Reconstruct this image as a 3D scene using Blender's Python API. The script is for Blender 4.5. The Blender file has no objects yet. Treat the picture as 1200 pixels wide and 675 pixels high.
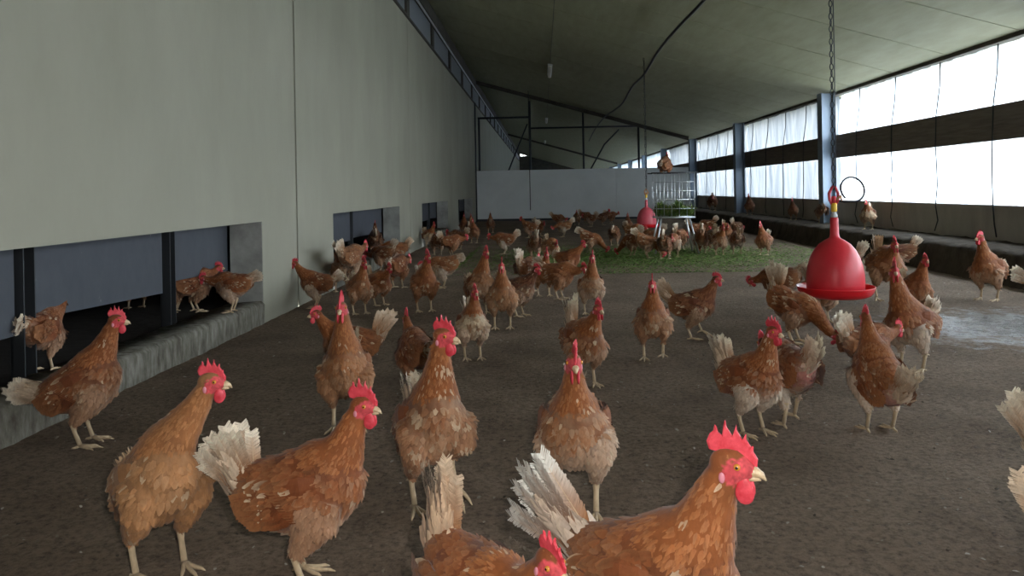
import bpy, math, random
import numpy as np
from mathutils import Vector

# ------------------------------------------------------------------ camera, sky, light
C = bpy.context.scene.collection
SC = bpy.context.scene
CAMZ, FPX = 0.80, 900.0
YAW, ROLL, HORIZON = math.atan(35 / FPX), -.018, 223.6
cam_d = bpy.data.cameras.new('camera'); cam_d.lens = 36 * FPX / 1200; cam_d.sensor_width = 36
cam_d.clip_start = 0.02; cam_d.clip_end = 300
cam = bpy.data.objects.new('camera', cam_d); C.objects.link(cam)
cam.location = (0, 0, CAMZ); cam_d.shift_y = (HORIZON - 337.5) / 1200
from mathutils import Matrix
cam.rotation_euler = (Matrix.Rotation(YAW, 3, 'Z') @ Matrix.Rotation(math.pi / 2, 3, 'X') @ Matrix.Rotation(ROLL, 3, 'Z')).to_euler()
SC.camera = cam

SKY_STRENGTH = 15.5
w = bpy.data.worlds.new('sky'); SC.world = w; w.use_nodes = True
nt = w.node_tree; nt.nodes.clear()
wo = nt.nodes.new('ShaderNodeOutputWorld'); bg = nt.nodes.new('ShaderNodeBackground')
tc = nt.nodes.new('ShaderNodeTexCoord'); sp = nt.nodes.new('ShaderNodeSeparateXYZ'); cr = nt.nodes.new('ShaderNodeValToRGB')
cr.color_ramp.elements[0].position = 0.0; cr.color_ramp.elements[0].color = (.93, .97, 1, 1)
cr.color_ramp.elements[1].position = 0.8; cr.color_ramp.elements[1].color = (.78, .89, 1, 1)
nt.links.new(tc.outputs['Generated'], sp.inputs[0]); nt.links.new(sp.outputs['Z'], cr.inputs[0])
nt.links.new(cr.outputs[0], bg.inputs[0]); bg.inputs[1].default_value = SKY_STRENGTH
nt.links.new(bg.outputs[0], wo.inputs[0])

def light(name, kind, loc, energy, color=(1, 1, 1), **kw):
    d = bpy.data.lights.new(name, kind); d.energy = energy; d.color = color
    o = bpy.data.objects.new(name, d); C.objects.link(o); o.location = loc
    for k, v in kw.items():
        if k == 'rot': o.rotation_euler = v
        else: setattr(d, k, v)
    return o
# daylight portals in the two window bands (sampling aids for the sky light), and the camera's own flash
for z0, z1, y0, y1 in ((1.49, 2.06, -3, 12), (.59, 1.18, -3, 12), (1.49, 2.06, 12, 40), (.59, 1.18, 12, 40)):
    p = light('daylight_portal', 'AREA', (4.30, (y0 + y1) / 2, (z0 + z1) / 2), 1, rot=(0, math.radians(90), 0),
              shape='RECTANGLE', size=z1 - z0, size_y=y1 - y0)
    p.data.cycles.is_portal = True
FLASH = light('camera_flash', 'SPOT', (.07, -.01, .86), 62, (1, .96, .92), spot_size=math.radians(100), spot_blend=.6,
              shadow_soft_size=.012, rot=(math.pi / 2 - .12, 0, YAW))
SC.view_settings.view_transform = 'Standard'; SC.view_settings.look = 'None'
SC.view_settings.exposure = 0.13; SC.view_settings.gamma = 1; SC.view_settings.use_curve_mapping = False

# ------------------------------------------------------------------ pixel -> floor point
def G(px, py, z=0.0):
    v = Vector(((px - 600) / FPX, (HORIZON - py) / FPX, -1.0))
    v.rotate(cam.rotation_euler)
    t = (z - CAMZ) / v.z
    return Vector((v.x * t, v.y * t, z))

# ------------------------------------------------------------------ materials
def mat(name, col=(.5, .5, .5), rough=.6, metal=0, spec=.5, noise=None, bump=None, attr=None, **kw):
    m = bpy.data.materials.new(name); m.use_nodes = True; n = m.node_tree; b = n.nodes['Principled BSDF']
    b.inputs['Base Color'].default_value = (*col, 1); b.inputs['Roughness'].default_value = rough
    b.inputs['Metallic'].default_value = metal; b.inputs['Specular IOR Level'].default_value = spec
    for k, v in kw.items(): b.inputs[k].default_value = v
    tc = n.nodes.new('ShaderNodeTexCoord')
    src = None
    if attr:
        a = n.nodes.new('ShaderNodeAttribute'); a.attribute_name = attr; src = a.outputs['Color']
    if noise:
        # noise = (scale, detail, [(pos,colour)...], stretch)
        sc, det, ramp, st = noise
        mp = n.nodes.new('ShaderNodeMapping'); mp.inputs['Scale'].default_value = st
        n.links.new(tc.outputs['Object'], mp.inputs[0])
        t = n.nodes.new('ShaderNodeTexNoise'); t.inputs['Scale'].default_value = sc; t.inputs['Detail'].default_value = det
        t.inputs['Roughness'].default_value = .65
        n.links.new(mp.outputs[0], t.inputs['Vector'])
        r = n.nodes.new('ShaderNodeValToRGB'); n.links.new(t.outputs['Fac'], r.inputs[0])
        els = r.color_ramp.elements
        while len(els) < len(ramp): els.new(.5)
        for e, (p, c) in zip(els, ramp): e.position = p; e.color = (*c, 1)
        if src:
            mx = n.nodes.new('ShaderNodeMix'); mx.data_type = 'RGBA'; mx.blend_type = 'MULTIPLY'; mx.inputs[0].default_value = 1
            n.links.new(src, mx.inputs[6]); n.links.new(r.outputs[0], mx.inputs[7]); src = mx.outputs[2]
        else: src = r.outputs[0]
    if src: n.links.new(src, b.inputs['Base Color'])
    if bump:
        sc, stg, dist = bump
        t = n.nodes.new('ShaderNodeTexNoise'); t.inputs['Scale'].default_value = sc; t.inputs['Detail'].default_value = 6
        n.links.new(tc.outputs['Object'], t.inputs['Vector'])
        bp = n.nodes.new('ShaderNodeBump'); bp.inputs['Strength'].default_value = stg; bp.inputs['Distance'].default_value = dist
        n.links.new(t.outputs['Fac'], bp.inputs['Height']); n.links.new(bp.outputs[0], b.inputs['Normal'])
    return m

M = {}
M['wall'] = mat('painted_concrete', rough=.8, spec=.3, bump=(60, .15, .004),
    noise=(1.1, 8, [(.3, (.30, .29, .23)), (.55, (.345, .335, .27)), (.75, (.385, .375, .305))], (1, 1, .45)))
M['wall_dirty'] = mat('dirty_concrete', rough=.9, spec=.2, bump=(40, .6, .01),
    noise=(16, 9, [(.33, (.09, .078, .06)), (.5, (.17, .16, .13)), (.68, (.28, .27, .235))], (1, 1.6, .5)))
M['jamb'] = mat('grey_concrete_reveal', rough=.85, spec=.2, bump=(50, .3, .006),
    noise=(5, 8, [(.35, (.26, .26, .24)), (.65, (.42, .42, .39))], (1, 1, 1)))
M['joint'] = mat('dark_joint', (.10, .11, .12), .8)
M['partition'] = mat('white_partition', rough=.7, spec=.3,
    noise=(2.2, 6, [(.3, (.80, .83, .84)), (.7, (.88, .91, .92))], (1, 1, 1)))
M['ceil'] = mat('olive_ceiling_panel', rough=.65, spec=.3, bump=(30, .12, .004),
    noise=(3, 7, [(.3, (.28, .28, .18)), (.7, (.35, .35, .235))], (3, .6, 1)))
M['ceil_gap'] = mat('ceiling_joint', (.05, .05, .04), .9)
M['steel_blue'] = mat('blue_grey_steel', (.24, .30, .38), .45, .3, bump=(20, .1, .003))
M['steel_dark'] = mat('dark_steel', (.045, .05, .055), .5, .5, bump=(30, .2, .002))
M['steel_zinc'] = mat('zinc_steel', (.62, .64, .66), .35, .8)
M['beam'] = mat('dark_beam', rough=.8, noise=(4, 6, [(.3, (.045, .04, .032)), (.7, (.085, .075, .06))], (1, 1, 1)), bump=(20, .2, .004))
M['board'] = mat('brown_board', rough=.8, spec=.2, noise=(6, 8, [(.3, (.12, .10, .088)), (.7, (.20, .17, .15))], (8, .5, 8)), bump=(30, .3, .004))
M['lowwall'] = mat('grey_low_wall', rough=.85, spec=.2, bump=(30, .3, .005),
    noise=(3, 8, [(.3, (.34, .31, .28)), (.7, (.50, .46, .41))], (1, 1, .4)))
M['ledge'] = mat('litter_covered_ledge', rough=.95, spec=.1, bump=(14, .8, .02),
    noise=(7, 9, [(.3, (.045, .036, .028)), (.7, (.11, .09, .072))], (1, 1, .6)))
M['flap'] = mat('slate_grey_flap', rough=.6, spec=.35, bump=(18, .2, .004),
    noise=(16, 10, [(.0, (.05, .056, .07)), (.68, (.07, .077, .092)), (.74, (.36, .36, .34))], (1, 1, .6)))
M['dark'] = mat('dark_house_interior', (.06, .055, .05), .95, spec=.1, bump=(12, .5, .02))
M['grass'] = mat('cut_grass', attr='Col', rough=.7, spec=.2)
M['red'] = mat('red_plastic', rough=.38, spec=.45, noise=(7, 6, [(.3, (.56, .018, .03)), (.75, (.68, .04, .055))], (1, 1, 1)))
M['red_pale'] = mat('faded_pink_red_plastic', rough=.45, noise=(7, 6, [(.3, (.62, .07, .10)), (.75, (.70, .13, .16))], (1, 1, 1)))
M['red_dark'] = mat('red_pan_plastic', (.60, .008, .015), .35)
M['yellow'] = mat('yellow_plastic', (.85, .55, .04), .4)
M['black'] = mat('black_rubber', (.012, .012, .014), .5)
M['clear'] = mat('grey_fitting', (.55, .58, .6), .3)
M['tan'] = mat('tan_plastic', (.55, .30, .16), .5)
M['lamp'] = mat('lamp_diffuser', (.75, .75, .70), .4)
M['nest'] = mat('brown_mud', rough=.95, noise=(40, 5, [(.3, (.12, .07, .04)), (.7, (.30, .20, .13))], (1, 1, 1)), bump=(60, .8, .006))
M['outside'] = mat('outside_pale_gravel', (.42, .40, .34), .9)
M['sky_blocker'] = mat('sky_blocker_grey', rough=.8, noise=(.6, 5, [(.3, (.20, .24, .28)), (.7, (.30, .34, .38))], (1, 1, 1)))  # for the unseen block added outside to dim the far bays

# feather and skin materials
M['feather'] = mat('hen_plumage', attr='Col', rough=.72, spec=.25,
    noise=(120, 3, [(.25, (.72, .72, .72)), (.7, (1, 1, 1))], (1, 1, .35)), bump=(160, .35, .002))
M['feather'].node_tree.nodes['Principled BSDF'].inputs['Sheen Weight'].default_value = .12
M['comb'] = mat('red_comb', rough=.45, spec=.4, bump=(500, .4, .001),
    noise=(60, 4, [(.3, (.52, .025, .040)), (.7, (.76, .09, .12))], (1, 1, 1)))
M['comb'].node_tree.nodes['Principled BSDF'].inputs['Subsurface Weight'].default_value = .15
M['comb'].node_tree.nodes['Principled BSDF'].inputs['Subsurface Radius'].default_value = (.01, .003, .002)
M['lobe'] = mat('pale_ear_lobe', (.60, .22, .27), .5)
M['beak'] = mat('horn_beak', rough=.35, noise=(90, 3, [(.3, (.42, .26, .13)), (.7, (.72, .58, .38))], (1, 1, 1)))
M['iris'] = mat('orange_iris', (.55, .22, .04), .15); M['pupil'] = mat('black_pupil', (.004, .004, .004), .1)

# curtain: a thin woven wind-break cloth, part of the sky light passes through the weave
def curtain_mat(name='windbreak_cloth', tint=1.0, lo=.60, hi=.85):
    m = bpy.data.materials.new(name); m.use_nodes = True; n = m.node_tree; n.nodes.clear()
    o = n.nodes.new('ShaderNodeOutputMaterial'); mx = n.nodes.new('ShaderNodeMixShader'); mx2 = n.nodes.new('ShaderNodeMixShader')
    tr = n.nodes.new('ShaderNodeBsdfTransparent'); tl = n.nodes.new('ShaderNodeBsdfTranslucent'); df = n.nodes.new('ShaderNodeBsdfDiffuse')
    tl.inputs[0].default_value = (.86 * tint, .91 * tint, .95 * tint, 1); df.inputs[0].default_value = (.62, .66, .70, 1); tr.inputs[0].default_value = (.96, .98, 1, 1)
    tcn = n.nodes.new('ShaderNodeTexCoord'); t = n.nodes.new('ShaderNodeTexNoise'); t.inputs['Scale'].default_value = 3
    mp = n.nodes.new('ShaderNodeMapping'); mp.inputs['Scale'].default_value = (1, 3, .4)
    n.links.new(tcn.outputs['Object'], mp.inputs[0]); n.links.new(mp.outputs[0], t.inputs[0])
    mr = n.nodes.new('ShaderNodeMapRange'); mr.inputs[3].default_value = lo; mr.inputs[4].default_value = hi
    n.links.new(t.outputs['Fac'], mr.inputs[0])
    mx.inputs[0].default_value = .35
    mp2 = n.nodes.new('ShaderNodeMapping'); mp2.inputs['Scale'].default_value = (1, 9, .5); t2 = n.nodes.new('ShaderNodeTexNoise'); t2.inputs['Scale'].default_value = 1.1; t2.inputs['Detail'].default_value = 4; t2.inputs['Distortion'].default_value = .6
    n.links.new(tcn.outputs['Object'], mp2.inputs[0]); n.links.new(mp2.outputs[0], t2.inputs[0])
    cr2 = n.nodes.new('ShaderNodeValToRGB'); n.links.new(t2.outputs['Fac'], cr2.inputs[0]); c_ = (.86 * tint, .91 * tint, .95 * tint)
    cr2.color_ramp.elements[0].position = .36; cr2.color_ramp.elements[0].color = (c_[0] * .5, c_[1] * .55, c_[2] * .62, 1); cr2.color_ramp.elements[1].position = .58; cr2.color_ramp.elements[1].color = (*c_, 1)  # fold shading painted into the cloth tint as darker vertical streaks
    n.links.new(cr2.outputs[0], tl.inputs[0])
    n.links.new(tl.outputs[0], mx.inputs[1]); n.links.new(df.outputs[0], mx.inputs[2])
    n.links.new(mr.outputs[0], mx2.inputs[0]); n.links.new(tr.outputs[0], mx2.inputs[1]); n.links.new(mx.outputs[0], mx2.inputs[2])
    n.links.new(mx2.outputs[0], o.inputs[0])
    return m
M['curtain'] = curtain_mat()
M['curtain_far'] = curtain_mat('far_windbreak_cloth', .9, .97, 1.0)
M['curtain_dense'] = curtain_mat('dense_windbreak_cloth', .19, .985, 1.0)

# floor: dark litter with a damp, glossy patch at right, its sheen partly painted
def floor_mat():
    m = bpy.data.materials.new('dark_litter_floor'); m.use_nodes = True; n = m.node_tree; b = n.nodes['Principled BSDF']; L = n.links.new
    tcn = n.nodes.new('ShaderNodeTexCoord')
    def noise(s, d=8, r=.6):
        t = n.nodes.new('ShaderNodeTexNoise'); t.inputs['Scale'].default_value = s; t.inputs['Detail'].default_value = d
        t.inputs['Roughness'].default_value = r; L(tcn.outputs['Object'], t.inputs['Vector']); return t.outputs['Fac']
    def ramp(src, els):
        r = n.nodes.new('ShaderNodeValToRGB'); L(src, r.inputs[0]); e = r.color_ramp.elements
        while len(e) < len(els): e.new(.5)
        for q, (p, c) in zip(e, els): q.position = p; q.color = (*c, 1)
        return r.outputs[0]
    def mix(f, a, bb, mode='MIX'):
        x = n.nodes.new('ShaderNodeMix'); x.data_type = 'RGBA'; x.blend_type = mode
        if isinstance(f, float): x.inputs[0].default_value = f
        else: L(f, x.inputs[0])
        L(a, x.inputs[6]); L(bb, x.inputs[7]); return x.outputs[2]
    base = ramp(noise(2.2, 6), [(.3, (.20, .145, .105)), (.7, (.33, .25, .185))])
    grain = ramp(noise(55, 8, .8), [(.34, (.35, .35, .35)), (.52, (.95, .95, .95)), (.68, (1.15, 1.15, 1.12)), (.78, (1.4, 1.35, 1.25))])
    speck = ramp(noise(210, 3, .5), [(.0, (0, 0, 0)), (.70, (0, 0, 0)), (.76, (.6, .6, .6))])
    pale = n.nodes.new('ShaderNodeRGB'); pale.outputs[0].default_value = (.34, .30, .25, 1)
    col = mix(speck, mix(1.0, base, grain, 'MULTIPLY'), pale.outputs[0])
    # damp patch with painted sheen
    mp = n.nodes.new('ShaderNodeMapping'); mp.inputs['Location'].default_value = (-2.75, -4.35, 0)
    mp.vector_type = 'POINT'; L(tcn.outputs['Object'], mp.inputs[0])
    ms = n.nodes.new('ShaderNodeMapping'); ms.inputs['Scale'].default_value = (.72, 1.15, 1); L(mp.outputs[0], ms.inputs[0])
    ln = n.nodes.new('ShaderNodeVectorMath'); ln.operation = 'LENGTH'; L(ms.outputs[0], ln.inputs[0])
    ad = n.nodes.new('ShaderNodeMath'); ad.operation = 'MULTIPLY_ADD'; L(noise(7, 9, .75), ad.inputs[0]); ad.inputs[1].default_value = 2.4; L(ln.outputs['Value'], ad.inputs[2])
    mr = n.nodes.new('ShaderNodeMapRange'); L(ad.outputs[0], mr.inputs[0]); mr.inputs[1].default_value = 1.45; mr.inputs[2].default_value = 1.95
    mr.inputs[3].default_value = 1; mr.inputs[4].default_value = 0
    wet_sheen = mr.outputs[0]
    wc = n.nodes.new('ShaderNodeRGB'); wc.outputs[0].default_value = (.42, .42, .41, 1)  # window reflection painted in as a pale grey base colour
    wm = n.nodes.new('ShaderNodeMath'); wm.operation = 'MULTIPLY'; L(wet_sheen, wm.inputs[0]); wm.inputs[1].default_value = .7
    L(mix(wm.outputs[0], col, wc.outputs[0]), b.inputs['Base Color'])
    rr = n.nodes.new('ShaderNodeMapRange'); L(wet_sheen, rr.inputs[0]); rr.inputs[3].default_value = .9; rr.inputs[4].default_value = .2
    L(rr.outputs[0], b.inputs['Roughness'])
    sr = n.nodes.new('ShaderNodeMapRange'); L(wet_sheen, sr.inputs[0]); sr.inputs[3].default_value = .12; sr.inputs[4].default_value = 1.0; L(sr.outputs[0], b.inputs['Specular IOR Level'])
    h = n.nodes.new('ShaderNodeMath'); h.operation = 'MULTIPLY_ADD'; L(noise(24, 6, .7), h.inputs[0]); h.inputs[1].default_value = 1.1; L(noise(80, 6, .75), h.inputs[2])
    bp = n.nodes.new('ShaderNodeBump'); bp.inputs['Distance'].default_value = .028; L(h.outputs[0], bp.inputs['Height'])
    bs = n.nodes.new('ShaderNodeMapRange'); L(wet_sheen, bs.inputs[0]); bs.inputs[3].default_value = .75; bs.inputs[4].default_value = .95
    L(bs.outputs[0], bp.inputs['Strength']); L(bp.outputs[0], b.inputs['Normal'])
    return m
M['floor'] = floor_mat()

# ------------------------------------------------------------------ mesh helpers
class MB:
    """collects vertices and quad/tri faces for ONE mesh"""
    def __init__(s): s.v = []; s.f = []; s.c = []; s.m = []; s.n = 0
    def add(s, V, F, col=None, mi=0):
        V = np.asarray(V, float).reshape(-1, 3)
        s.v.append(V)
        for f in F: s.f.append(tuple(int(i) + s.n for i in f)); s.m.append(mi)
        c = np.ones((len(V), 3)) * (1, 1, 1) if col is None else np.broadcast_to(np.asarray(col, float), (len(V), 3))
        s.c.append(c); s.n += len(V)
    def box(s, x0, x1, y0, y1, z0, z1, mi=0, b=0.0):
        V = [(x, y, z) for x in (x0, x1) for y in (y0, y1) for z in (z0, z1)]
        s.add(V, [(0, 1, 3, 2), (4, 6, 7, 5), (0, 4, 5, 1), (2, 3, 7, 6), (0, 2, 6, 4), (1, 5, 7, 3)], mi=mi)
    def tube(s, pts, r, n=8, mi=0, col=None, caps=True):
        pts = [Vector(p) for p in pts]; rs = r if isinstance(r, (list, tuple)) else [r] * len(pts)
        V = []; F = []
        up = Vector((0, 0, 1)); prev = None
        for i, p in enumerate(pts):
            t = (pts[min(i + 1, len(pts) - 1)] - pts[max(i - 1, 0)]).normalized()
            if prev is None:
                a = up.cross(t)
                if a.length < .1: a = Vector((1, 0, 0)).cross(t)
                a.normalize()
            else:
                a = (prev - t * prev.dot(t)).normalized()
            prev = a; b = t.cross(a)
            for k in range(n):
                an = 2 * math.pi * k / n
                V.append(p + (a * math.cos(an) + b * math.sin(an)) * rs[i])
        m = len(pts)
        for i in range(m - 1):
            for k in range(n):
                F.append((i * n + k, i * n + (k + 1) % n, (i + 1) * n + (k + 1) % n, (i + 1) * n + k))
        if caps:
            F.append(tuple(range(n - 1, -1, -1))); F.append(tuple((m - 1) * n + k for k in range(n)))
        s.add([tuple(v) for v in V], F, col, mi)
    def lathe(s, prof, n=40, c=(0, 0, 0), mi=0, closed=False):
        V = []; F = []
        for r, z in prof:
            for k in range(n):
                a = 2 * math.pi * k / n; V.append((c[0] + r * math.cos(a), c[1] + r * math.sin(a), c[2] + z))
        m = len(prof)
        for i in range(m - 1 + (1 if closed else 0)):
            j = (i + 1) % m
            for k in range(n): F.append((i * n + k, i * n + (k + 1) % n, j * n + (k + 1) % n, j * n + k))
        s.add(V, F, mi=mi)
    def build(s, name, mats, parent=None, smooth=False, color=False):
        me = bpy.data.meshes.new(name)
        V = np.concatenate(s.v)
        nl = np.array([len(f) for f in s.f]); idx = np.fromiter((i for f in s.f for i in f), dtype=np.int32)
        fill(me, V, idx, nl, np.array(s.m), np.concatenate(s.c) if color else None, smooth)
        for m_ in (mats if isinstance(mats, (list, tuple)) else [mats]): me.materials.append(m_)
        o = bpy.data.objects.new(name, me); C.objects.link(o)
        if parent: o.parent = parent
        return o

def fill(me, V, idx, nl, mi=None, col=None, smooth=False):
    me.vertices.add(len(V)); me.vertices.foreach_set('co', np.ascontiguousarray(V, np.float32).ravel())
    me.loops.add(len(idx)); me.loops.foreach_set('vertex_index', np.ascontiguousarray(idx, np.int32))
    me.polygons.add(len(nl)); st = np.concatenate([[0], np.cumsum(nl)[:-1]]).astype(np.int32)
    me.polygons.foreach_set('loop_start', st)
    if mi is not None: me.polygons.foreach_set('material_index', np.asarray(mi, np.int32))
    me.polygons.foreach_set('use_smooth', np.full(len(nl), bool(smooth)))
    if col is not None:
        a = me.attributes.new('Col', 'FLOAT_COLOR', 'POINT')
        a.data.foreach_set('color', np.concatenate([col, np.ones((len(col), 1))], 1).astype(np.float32).ravel())
    me.update(calc_edges=True); me.validate()

def struct(o): o['kind'] = 'structure'; return o
def tag(o, label, cat, group=None, kind=None):
    o['label'] = label; o['category'] = cat
    if group: o['group'] = group
    if kind: o['kind'] = kind
    return o
def empty(name, loc=(0, 0, 0)):
    o = bpy.data.objects.new(name, None); C.objects.link(o); o.location = loc; o.empty_display_size = .05; return o
def boxobj(name, b, m, parent=None):
    q = MB(); q.box(*b); return q.build(name, m, parent)

# ------------------------------------------------------------------ the building
XL, XR = -1.76, 4.07
YB, YF = -3.0, 62.0
def ceil_z(x): return 3.76 - (3.76 - 2.08) / (XR - XL) * (x - XL)

rng = np.random.default_rng(3)
# floor: fine undulating litter near the camera, plain farther away
def hfield(x, y):
    return (.5 * np.sin(7.1 * x + 3 * np.sin(2.3 * y)) * np.sin(5.7 * y + 2 * np.sin(3.1 * x)) +
            .5 * np.sin(19 * x + 2.0 * np.sin(11 * y)) * np.sin(17 * y + 2.4 * np.sin(13 * x)) +
            .35 * np.sin(43 * x + 3 * np.sin(29 * y)) * np.sin(39 * y + 2 * np.sin(31 * x)))
xs = np.arange(XL, XR + .01, .0287); ys = np.concatenate([[YB, -1, 0.3], np.arange(.6, 7, .03), np.arange(7, 14, .07), np.arange(14, YF, 1.0), [YF]])
XX, YY = np.meshgrid(xs, ys); ZZ = .0045 * hfield(XX, YY) - .004
V = np.stack([XX, YY, ZZ], -1).reshape(-1, 3); nx, ny = len(xs), len(ys)
ii = (np.arange(ny - 1)[:, None] * nx + np.arange(nx - 1)[None, :]).ravel()
idx = np.stack([ii, ii + 1, ii + 1 + nx, ii + nx], -1).ravel()
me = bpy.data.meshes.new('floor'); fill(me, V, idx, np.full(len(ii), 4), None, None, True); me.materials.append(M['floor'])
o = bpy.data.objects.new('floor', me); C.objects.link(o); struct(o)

# left wall: concrete panels 4.6 m wide with pop-hole openings
OPEN = [(1.25, 4.76), (6.4, 9.43), (11.2, 14.3), (16.1, 19.4)]
JOINTS = [round(.7 + 4.75 * k, 2) for k in range(13)]
WT, XW = 3.13, XL - .20
mb = MB(); edges = [YB] + JOINTS + [YF]
for a, b in zip(edges[:-1], edges[1:]):
    g = .011 if a != 5.45 else .016
    a2, b2 = a + g, b - (.016 if b == 5.45 else .011)
    op = [q for q in OPEN if q[0] > a and q[1] < b]
    if op:
        q = op[0]
        mb.box(XW, XL, a2, q[0], -.12, WT); mb.box(XW, XL, q[1], b2, -.12, WT); mb.box(XW, XL, q[0], q[1], .635, WT)
    else: mb.box(XW, XL, a2, b2, -.12, WT)
for j in JOINTS: mb.box(XW + .01, XL - .018, j - .05, j + .05, -.12, WT, mi=1)
struct(mb.build('wall_left', [M['wall'], M['joint']]))
for a, b in OPEN:       # rough sill under every opening, with a jamb lining
    n_ = 60; q = MB()
    ysq = np.linspace(a, b, n_); V = []; F = []
    for i, y in enumerate(ysq):
        j1, j2 = .004 * math.sin(y * 23) + .003 * math.sin(y * 61), .004 * math.sin(y * 31 + 1)
        for p in ((XL + .004 + j2, -.10), (XL + .004 + j1, .115), (XL - .012, .132 + j1), (XW, .13 + j2), (XW - .02, -.1)):
            V.append((p[0], y, p[1]))
    for i in range(n_ - 1):
        for k in range(4): F.append((i * 5 + k, (i + 1) * 5 + k, (i + 1) * 5 + k + 1, i * 5 + k + 1))
    q.add(V, F); struct(q.build('trim_sill', M['wall_dirty'], smooth=True))
    q = MB(); q.box(XW - .006, XL - .002, b - .004, b + .002, .12, .637); q.box(XW - .006, XL - .002, a - .002, a + .004, .12, .637)
    struct(q.build('trim_jamb', M['jamb']))
# dark hen house behind the openings
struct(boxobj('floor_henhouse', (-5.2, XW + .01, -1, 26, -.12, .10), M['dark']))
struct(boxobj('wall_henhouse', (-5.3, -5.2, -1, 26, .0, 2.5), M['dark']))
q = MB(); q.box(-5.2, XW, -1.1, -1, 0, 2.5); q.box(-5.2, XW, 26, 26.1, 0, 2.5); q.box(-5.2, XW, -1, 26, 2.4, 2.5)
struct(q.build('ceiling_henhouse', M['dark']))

# strip above the wall: grey panels between dark posts, beam, conduit
mb = MB(); mb.box(XL - .03, XL - .01, YB, YF, WT, 3.56); struct(mb.build('wall_clerestory', mat('grey_strip_panel', (.20, .22, .25), .5)))
for k in range(-3, 22):
    y = 10.2 + (k - 3) * 2.375
    if YB < y < YF:
        struct(boxobj('trim_post', (XL - .02, XL + .02, y - .11, y + .11, WT + .002, 3.56), M['beam']))
mb = MB(); mb.box(XL - .04, XL + .07, YB, YF, 3.55, 3.84); struct(mb.build('trim_eaves_beam', M['beam']))
mb = MB(); mb.box(XL - .04, XL + .03, YB, YF, WT, WT + .025); struct(mb.build('trim_wall_cap', M['beam']))
mb = MB(); mb.tube([(XL + .04, YB + .1, 3.53), (XL + .04, 24, 3.53), (XL + .04, 45, 3.53)], .016, 8)
tag(mb.build('conduit_pipe', M['steel_zinc'], smooth=True), 'thin grey conduit pipe running under the eaves beam above the concrete wall', 'pipe')

# ceiling: panels across the slope with dark joints
mb = MB(); y = -2.68
ye = [YB] + [6.66 + 1.18 * k for k in range(-8, 48) if YB < 6.66 + 1.18 * k < YF] + [YF]
for a, b in zip(ye[:-1], ye[1:]):
    a2, b2 = a + .008, b - .008
    zl, zr = ceil_z(XL), ceil_z(XR + .15)
    V = [(XL, a2, zl), (XL, b2, zl), (XR + .15, b2, zr), (XR + .15, a2, zr), (XL, a2, zl + .03), (XL, b2, zl + .03), (XR + .15, b2, zr + .03), (XR + .15, a2, zr + .03)]
    mb.add(V, [(0, 1, 2, 3), (0, 3, 7, 4), (1, 5, 6, 2), (0, 4, 5, 1)])
V = [(XL - .3, YB - .1, ceil_z(XL - .3) + .025), (XL - .3, YF, ceil_z(XL - .3) + .025), (XR + .25, YF, ceil_z(XR + .25) + .025), (XR + .25, YB - .1, ceil_z(XR + .25) + .025)]
mb.add(V + [(v[0], v[1], v[2] + .08) for v in V], [(0, 1, 2, 3), (4, 7, 6, 5), (0, 4, 5, 1), (1, 5, 6, 2), (2, 6, 7, 3), (3, 7, 4, 0)], mi=1)
struct(mb.build('ceiling', [M['ceil'], M['ceil_gap']]))
for yb in (20.35, 39.35):
    mb = MB()
    for dz, wd in ((0, .10), (-.035, .03), (-.19, .03), (-.20, .10)):
        pass
    x0, x1 = XL + .07, XR - .2
    for (zt, zb, hw) in ((-.002, -.02, .06), (-.02, -.08, .012), (-.08, -.095, .05)):
        V = [(x, yb + s * hw, ceil_z(x) + z) for x in (x0, x1) for s in (-1, 1) for z in (zb, zt)]
        mb.add(V, [(0, 1, 3, 2), (4, 6, 7, 5), (0, 4, 5, 1), (2, 3, 7, 6), (0, 2, 6, 4), (1, 5, 7, 3)])
    struct(mb.build('trim_roof_beam', M['beam']))

# right wall
struct(boxobj('wall_right', (XR, XR + .14, YB, YF, -.12, .59), M['lowwall']))
mb = MB(); n_ = 400; V = []; F = []
yy = np.linspace(YB, 40, n_)
for i, y in enumerate(yy):
    a, b = .012 * math.sin(y * 9.3) + .01 * math.sin(y * 21), .008 * math.sin(y * 14 + 1)
    for p in ((3.55 + a, -.02), (3.60 + b, .08), (3.62 + a * .5, .23 + b), (3.67, .262 + b), (XR + .01, .275 + a * .5)): V.append((p[0], y, p[1]))
for i in range(n_ - 1):
    for k in range(4): F.append((i * 5 + k, i * 5 + k + 1, (i + 1) * 5 + k + 1, (i + 1) * 5 + k))
mb.add(V, F); struct(mb.build('trim_ledge_right', M['ledge'], smooth=True))
struct(boxobj('trim_mid_board', (XR + .0, XR + .06, YB, YF, 1.175, 1.49), M['board']))
struct(boxobj('trim_window_sill', (XR - .015, XR + .1, YB, YF, .565, .59), M['lowwall']))
struct(boxobj('trim_window_head', (XR - .0, XR + .1, YB, YF, 2.04, 2.085), M['beam']))
POSTS = [1.35, 6.1] + [10.85 + 4.75 * k for k in range(10)]
for y in POSTS:
    q = MB()
    for (x0, x1, y0, y1) in ((3.88, 3.895, -.09, .09), (4.05, 4.065, -.09, .09), (3.895, 4.05, -.008, .008)):
        q.box(x0, x1, y + y0, y + y1, 0.0, ceil_z(3.88) - .06)
    struct(q.build('trim_steel_post', M['steel_blue']))
BAYN = ['nearest the camera', 'first in front of the near post', 'second bay beyond the near blue post', 'third bay beyond the near post', 'fourth bay, level with the white partition', 'bay beyond the white partition']
ed = [YB] + POSTS + [YF]
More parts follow.
